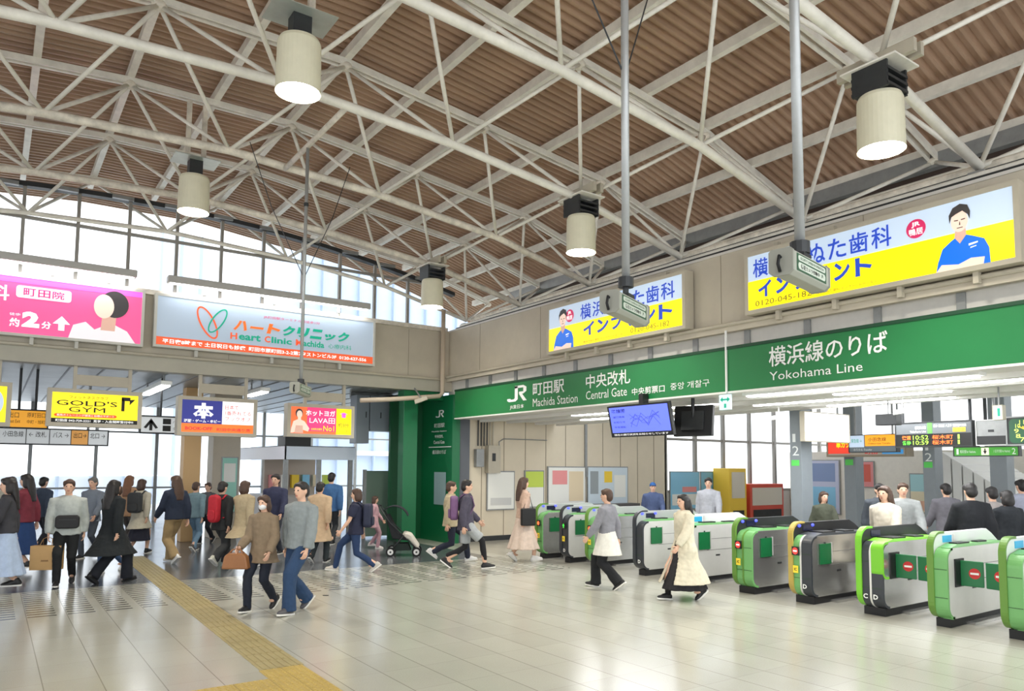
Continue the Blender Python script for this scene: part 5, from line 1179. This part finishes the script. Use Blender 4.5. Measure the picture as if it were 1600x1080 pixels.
# -- left crowd
A_ = person
p5 = A_(100, 914, 744, 155, 'person in pale grey sweater and black trousers holding a tan paper bag', ((188, 194, 190), .84, .02, 'long', .03), ('trousers', (24, 26, 28)), (24, 24, 26), ('short', 'brown'), .42, 1, arms=((-.25, .3), (.12, .15)), vox=.014)
A_(4, 926, 742, 240, 'person in dark top and pale blue long skirt at the left edge', ((58, 58, 64), .9, .02, 'long', .02), ('skirt', (176, 194, 222), .25, .16), (24, 24, 26), ('long', 'black'), .3, -1, True)
A_(34, 893, 738, 262, 'person in burgundy jumper and navy long skirt near the left edge', ((124, 48, 62), .88, .03, 'long', .025), ('skirt', (36, 66, 116), .3, .08), (24, 24, 26), ('long', 'black'), .25, 1, True)
A_(12, 866, 742, 180, 'person with grey hair in cream jacket at the left edge, behind the others', ((196, 188, 168), .8, .02, 'long', .02), ('trousers', (190, 180, 160)), (60, 50, 44), ('short', 'grey'), .3, 1)
A_(62, 862, 742, 10, 'person in slate jacket between the burgundy jumper and the pale grey sweater', ((66, 76, 94), .82, .02, 'long', .025), ('trousers', (40, 42, 50)), (30, 30, 32), ('short', 'black'), .4, -1)
p6 = A_(171, 911, 744, 20, 'person in long black cardigan over a white hem, seen from behind', ((22, 28, 32), .52, .14, 'long', .03), ('wide', (20, 24, 34)), (18, 18, 20), ('long', 'black'), .5, 1, True, vox=.014)
A_(176, 893, 752, 220, 'person in dusty teal jacket and jeans behind the long black cardigan', ((104, 128, 134), .8, .03, 'long', .025), ('trousers', (62, 84, 118)), (226, 226, 224), ('short', 'brown'), .5, -1)
A_(140, 872, 743, 185, 'person in blue grey jacket between the sweater and the black cardigan', ((122, 130, 142), .8, .02, 'long', .02), ('trousers', (70, 76, 86)), (40, 40, 42), ('short', 'grey'), .3, 1)
p9 = A_(216, 866, 746, 5, 'person in cream coat with dark backpack, seen from behind', ((204, 198, 180), .62, .04, 'long', .03), ('skirt', (34, 36, 52), .3, .05), (24, 24, 26), ('bob', 'brown'), .35, 1, True)
A_(197, 860, 740, 0, 'person with chestnut hair in tan jacket left of the cream coat', ((190, 150, 116), .8, .02, 'long', .02), ('trousers', (90, 84, 80)), (60, 50, 44), ('long', 'tan'), .35, -1, True)
A_(270, 880, 739, 300, 'person in navy top, khaki trousers and white shoes', ((38, 48, 68), .88, .02, 'long', .03), ('wide', (166, 142, 102)), (236, 236, 236), ('long', 'brown'), .4, 1, True)
A_(302, 862, 750, 5, 'person in dusty blue top and pale jeans right of the khaki trousers', ((120, 146, 156), .86, .02, 'long', .02), ('trousers', (110, 140, 164)), (70, 60, 54), ('short', 'brown'), .4, -1)
A_(322, 849, 752, 190, 'person in dark grey jacket and black trousers left of the red backpack', ((92, 92, 96), .84, .02, 'long', .02), ('trousers', (34, 36, 44)), (28, 28, 30), ('short', 'brown'), .35, 1)
p14 = A_(343, 885, 746, 15, 'person in black jacket and charcoal trousers carrying a red bag', ((36, 38, 40), .78, .02, 'long', .03), ('wide', (52, 54, 56)), (214, 212, 196), ('short', 'black'), .6, -1, lift=.12)
A_(378, 888, 746, 20, 'person in camel coat and pale grey trousers right of the black jacket', ((178, 162, 132), .66, .05, 'long', .03), ('wide', (196, 198, 202)), (200, 200, 204), ('bob', 'brown'), .5, 1, True)
A_(427, 872, 738, 185, 'person in navy shirt standing behind the couple walking closest', ((52, 56, 84), .84, .02, 'long', .025), ('trousers', (60, 64, 74)), (40, 40, 42), ('short', 'black'), .3, 1)
p16 = A_(408, 953, 768, 196, 'person in taupe jacket and white mask holding a brown handbag', ((136, 118, 96), .74, .07, 'long', .03), ('trousers', (26, 32, 46)), (22, 22, 24), ('bob', 'brown'), .42, 1, True, arms=((.1, .5), (.2, .75)), mask=True, vox=.012)
p17 = A_(466, 955, 745, 208, 'person in grey sweatshirt and loose blue jeans walking closest to the camera', ((138, 146, 148), .86, .03, 'long', .035), ('wide', (40, 66, 100)), (84, 82, 86), ('short', 'black'), .5, -1, arms=((.15, .2), (-.1, .2)), vox=.011)
A_(497, 880, 750, 10, 'person in long beige coat just right of the grey sweatshirt', ((206, 178, 146), .5, .06, 'long', .035), ('trousers', (48, 56, 60)), (34, 34, 36), ('short', 'black'), .35, 1)
A_(515, 855, 736, 0, 'person in bright blue jacket and dark trousers near the kiosk', ((66, 108, 158), .84, .03, 'long', .03), ('trousers', (54, 58, 62)), (34, 34, 36), ('short', 'black'), .3, -1)
p21 = A_(555, 893, 753, 268, 'person in navy top and jeans striding left with a navy backpack', ((38, 42, 66), .84, .02, 'short', .03), ('trousers', (36, 58, 96)), (196, 190, 182), ('bob', 'brown'), .8, 1, True, vox=.014)
A_(584, 857, 775, 85, 'small person in pink top beside the stroller', ((206, 164, 172), .7, .04, 'long', .02), ('trousers', (190, 150, 160)), (220, 210, 210), ('bob', 'brown'), .25, 1, True)
p23 = A_(727, 888, 741, 82, 'person in charcoal jacket, grey shorts and black leggings striding right', ((76, 72, 88), .8, .03, 'long', .03), ('shorts', (170, 174, 176), (26, 26, 30)), (28, 28, 30), ('short', 'black'), .7, 1, arms=((.3, .5), (-.3, .4)), vox=.014)
A_(703, 878, 743, 78, 'person in sand coloured top and navy trousers behind the charcoal jacket', ((192, 178, 148), .82, .03, 'long', .03), ('trousers', (32, 38, 56)), (226, 226, 226), ('short', 'brown'), .75, -1, lift=.16)
p24 = A_(817, 877, 742, 65, 'person with long brown hair in rose beige top and pleated skirt', ((204, 174, 156), .9, .02, 'long', .02), ('skirt', (214, 194, 180), .25, .2), (240, 238, 236), ('long', 'brown'), .4, 1, True, vox=.014)
A_(949, 920, 758, 300, 'person in grey top over white tunic and flared black trousers', ((140, 140, 148), .96, .01, 'long', .02, (236, 233, 224), .62), ('wide', (22, 24, 28)), (26, 26, 28), ('short', 'brown'), .5, 1, vox=.013)
p26 = A_(1070, 937, 766, 250, 'person in long cream coat over a dark skirt walking left', ((214, 206, 184), .33, .17, 'long', .035), ('skirt', (38, 36, 40), .17, .16), (22, 22, 24), ('long', 'black'), .5, 1, True, vox=.013, boots=True, open_front=True)
# -- beyond the gates
A_(1020, 0, 752, 185, 'person in blue cap and navy jacket beyond the gates, left of the cream coat', ((70, 84, 120), .84, .02, 'long', .03), ('trousers', (50, 54, 66)), (30, 30, 32), ('cap', 'black'), .2, 1, X=12.6)
A_(1107, 0, 744, 200, 'person in pale grey shirt beyond the gates near the yellow machine', ((176, 178, 186), .84, .02, 'long', .03), ('trousers', (60, 64, 72)), (30, 30, 32), ('short', 'black'), .3, 1, X=13.0)
A_(1286, 0, 765, 170, 'person in dark olive jacket beyond the half black gate', ((74, 78, 64), .8, .03, 'long', .03), ('trousers', (50, 52, 50)), (30, 30, 32), ('bob', 'brown'), .3, 1, True, X=12.3)
A_(1342, 0, 754, 235, 'person in oatmeal coat coming through the gate lane', ((206, 198, 182), .55, .06, 'long', .03), ('trousers', (80, 76, 76)), (60, 50, 44), ('long', 'brown'), .35, 1, True, loc=(10.6, 5.77))
p31 = A_(1374, 0, 752, 190, 'person in dark navy top with a shoulder bag behind the oatmeal coat', ((66, 72, 80), .84, .02, 'long', .03), ('trousers', (44, 46, 54)), (30, 30, 32), ('short', 'black'), .3, -1, X=12.6)
A_(1410, 0, 751, 195, 'person in light grey jumper beyond the lime gate', ((150, 154, 154), .84, .02, 'long', .035), ('trousers', (214, 196, 196)), (60, 60, 60), ('short', 'brown'), .3, 1, X=12.2)
A_(1516, 0, 750, 5, 'person in black jacket seen from behind beyond the white sided gate', ((24, 26, 32), .8, .03, 'long', .04), ('trousers', (34, 36, 40)), (28, 28, 30), ('short', 'black'), .35, 1, X=11.6)
A_(1478, 0, 752, 0, 'person in mid grey jacket left of the black jacket beyond the gates', ((116, 114, 122), .82, .02, 'long', .03), ('trousers', (64, 66, 72)), (40, 40, 42), ('short', 'black'), .35, -1, X=14)
A_(1550, 0, 757, 10, 'person with short black hair in taupe top, right of the black jacket', ((160, 152, 150), .84, .02, 'long', .02), ('trousers', (70, 66, 66)), (40, 40, 42), ('short', 'black'), .3, 1, X=13.2)
A_(1573, 0, 762, 355, 'person in long black coat near the right edge beyond the gates', ((34, 38, 44), .5, .06, 'long', .04), ('trousers', (36, 38, 42)), (28, 28, 30), ('bob', 'black'), .35, 1, True, X=12.5)
A_(1596, 0, 746, 0, 'person in lavender grey shirt at the right edge beyond the gates', ((168, 172, 190), .84, .02, 'long', .03), ('trousers', (70, 74, 86)), (40, 40, 42), ('short', 'black'), .3, -1, X=15.2)

# -- things they carry
def paper_bag(o, U, w_, h_, dpt, label):
    e = empty('paper_bag', o, label, 'bag'); N = U.cross(EZ).normalized(); m_ = mat('kraft paper', s2l(206, 166, 112), .7, noise_=.05)
    if N.dot(CAM-o) < 0: N = -N
    b = MB(); t = .004
    b.obox(o, U, EZ, N, (-w_/2, -h_, -dpt/2), (w_/2, -h_+t, dpt/2)); b.obox(o, U, EZ, N, (-w_/2, -h_, dpt/2-t), (w_/2, 0, dpt/2)); b.obox(o, U, EZ, N, (-w_/2, -h_, -dpt/2), (w_/2, 0, -dpt/2+t))
    b.obox(o, U, EZ, N, (-w_/2, -h_, -dpt/2), (-w_/2+t, 0, dpt/2)); b.obox(o, U, EZ, N, (w_/2-t, -h_, -dpt/2), (w_/2, 0, dpt/2)); b.build('bag_body', m_, e)
    for s in (-1, 1): MB().tube([o+U*(-w_*.2)+N*s*dpt*.48, o+U*(-w_*.15)+EZ*.1, o+EZ*.13, o+U*(w_*.15)+EZ*.1, o+U*(w_*.2)+N*s*dpt*.48], .005, 6).build('handle', mat('paper cord', s2l(170, 130, 84), .7), e, smooth=True)
    f = Fr(o+N*(dpt/2), U if U.cross(EZ).dot(N) > 0 else -U, N); shape(e, f, [[(.02*i-.06, -h_*.62-.012), (.02*i-.045, -h_*.62+.02), (.02*i-.03, -h_*.62-.012), (.02*i-.045, -h_*.62-.004)] for i in range(5)], mat('bag print', s2l(128, 92, 56), .7), .002, 'printed_mark')
    return e
h = p5['M']@p5['hand'][1]
paper_bag(h+Vector((0, 0, -.1)), (RT2+FW2*.2).normalized(), .42, .36, .14, 'tan paper carrier bag held by the person in the pale grey sweater')
o = wpt(p5, (-.02, .2, 1.0)); e = empty('belt_bag', o, 'black belt bag across the front of the pale grey sweater', 'bag'); U, N = wdir(p5, (-1, 0, 0)), wdir(p5, (0, 1, 0))
MB().prism(rrect((-.16, -.1, .16, .1), .05), o, U, EZ, N, -.06, .05).build('pouch', cloth('bag black', (26, 26, 28), .6), e, bevel=.02); MB().obox(o, U, EZ, N, (-.11, .03, .05), (.11, .04, .055)).build('zip', darkmetal, e)
h = p16['M']@p16['hand'][1]; U = (RT2).normalized(); N = -FW2
e = empty('handbag', h, 'brown leather handbag held by the person in the taupe jacket', 'bag'); lm_ = mat('brown leather', s2l(150, 100, 60), .45, noise_=.1)
MB().prism([(-.17, -.22), (.17, -.22), (.14, -.06), (.09, -.02), (-.09, -.02), (-.14, -.06)], h, U, EZ, N, -.06, .06).build('bag_body', lm_, e, bevel=.02)
for s in (-.04, .04): MB().tube([h+U*-.09+N*s+EZ*-.03, h+U*-.05+EZ*.02, h+EZ*.03, h+U*.05+EZ*.02, h+U*.09+N*s+EZ*-.03], .008, 6).build('handle', lm_, e, smooth=True)
backpack(p9, (62, 64, 66), 'dark grey backpack on the person in the cream coat'); backpack(p21, (38, 44, 68), 'navy backpack on the person striding left')
backpack(p14, (190, 36, 52), 'red bag on the back of the person in the black jacket', 'shoulder_bag', .2, .5); backpack(p23, (120, 86, 128), 'purple backpack on the person striding right', w_=.3, h_=.44)
o = wpt(p24, (.27, -.02, .92)); e = empty('tote_bag', o, 'black tote bag beside the pleated skirt', 'bag'); MB().prism(rrect((-.15, -.2, .15, .14), .03), o, wdir(p24, (0, 1, 0)), EZ, wdir(p24, (1, 0, 0)), -.05, .05).build('sack', cloth('bag black', (26, 26, 28), .6), e, bevel=.02)
MB().tube([o+EZ*.13+wdir(p24, (0, 1, 0))*.1, wpt(p24, (.2, .02, 1.38)), o+EZ*.13-wdir(p24, (0, 1, 0))*.1], .009, 6).build('strap', cloth('bag black', (26, 26, 28), .6), e)
# stroller
P0 = fl(630, 868); e = empty('stroller', P0, 'pushchair with dark hood and white leg cover, left of the green portal', 'stroller')
fd = (RT2+FW2*.1).normalized(); sd_ = fd.cross(EZ).normalized(); q = lambda f_, s, z: P0+fd*f_+sd_*s+EZ*z
for s in (-.24, .24):
    MB().tube([q(-.5, s, 1.02), q(-.28, s, .7), q(.3, s, .14)], .013, 8).build('frame_tube', darkmetal, e, smooth=True); MB().tube([q(-.24, s, .12), q(.02, s, .44)], .013, 8).build('frame_tube', darkmetal, e, smooth=True)
    for f_ in (-.25, .28):
        w_ = MB(); c_ = q(f_, s, .095); w_.cyl(c_-sd_*.02, c_+sd_*.02, .095, 20); wo = w_.build('wheel', rubber, e, smooth=False); MB().cyl(c_-sd_*.024, c_+sd_*.024, .06, 16).build('rim', white, wo); MB().cyl(c_-sd_*.027, c_+sd_*.027, .02, 10).build('hub', darkmetal, wo)
MB().tube([q(-.5, -.24, 1.02), q(-.53, 0, 1.04), q(-.5, .24, 1.02)], .016, 8).build('push_bar', rubber, e, smooth=True)
MB().prism([(-.22, .36), (.1, .32), (.14, .4), (-.1, .46), (-.3, .86), (-.38, .84)], P0, fd, EZ, sd_, -.2, .2).build('seat', cloth('stroller seat', (40, 42, 46)), e, bevel=.02)
MB().prism([(.0, .5), (.16, .46), (.34, .2), (.3, .14), (.12, .34), (-.02, .4)], P0, fd, EZ, sd_, -.21, .21).build('leg_cover', cloth('stroller white', (226, 220, 208)), e, bevel=.03)
b = MB()
for i in range(9):
    t = R(20+i*15); b.v += [P0+fd*(-.2+.3*math.cos(t))+EZ*(.72+.3*math.sin(t))+sd_*s for s in (-.23, .23)]
for i in range(8): b.f.append((2*i, 2*i+1, 2*i+3, 2*i+2))
ho = b.build('hood', cloth('stroller hood', (34, 36, 46)), e); md = ho.modifiers.new('t', 'SOLIDIFY'); md.thickness = .015
MB().prism([(-.2, .12), (.16, .12), (.1, .26), (-.2, .26)], P0, fd, EZ, sd_, -.19, .19).build('basket', cloth('stroller basket', (38, 50, 46)), e)
# scrap on the floor
p = fl(509, 931); tag(MB().obox(p+Vector((0, 0, .002)), RT2, FW2, EZ, (-.04, -.012, 0), (.04, .012, .006)).build('dropped_scrap', black), 'small dark scrap lying on the pale tiles', 'scrap')
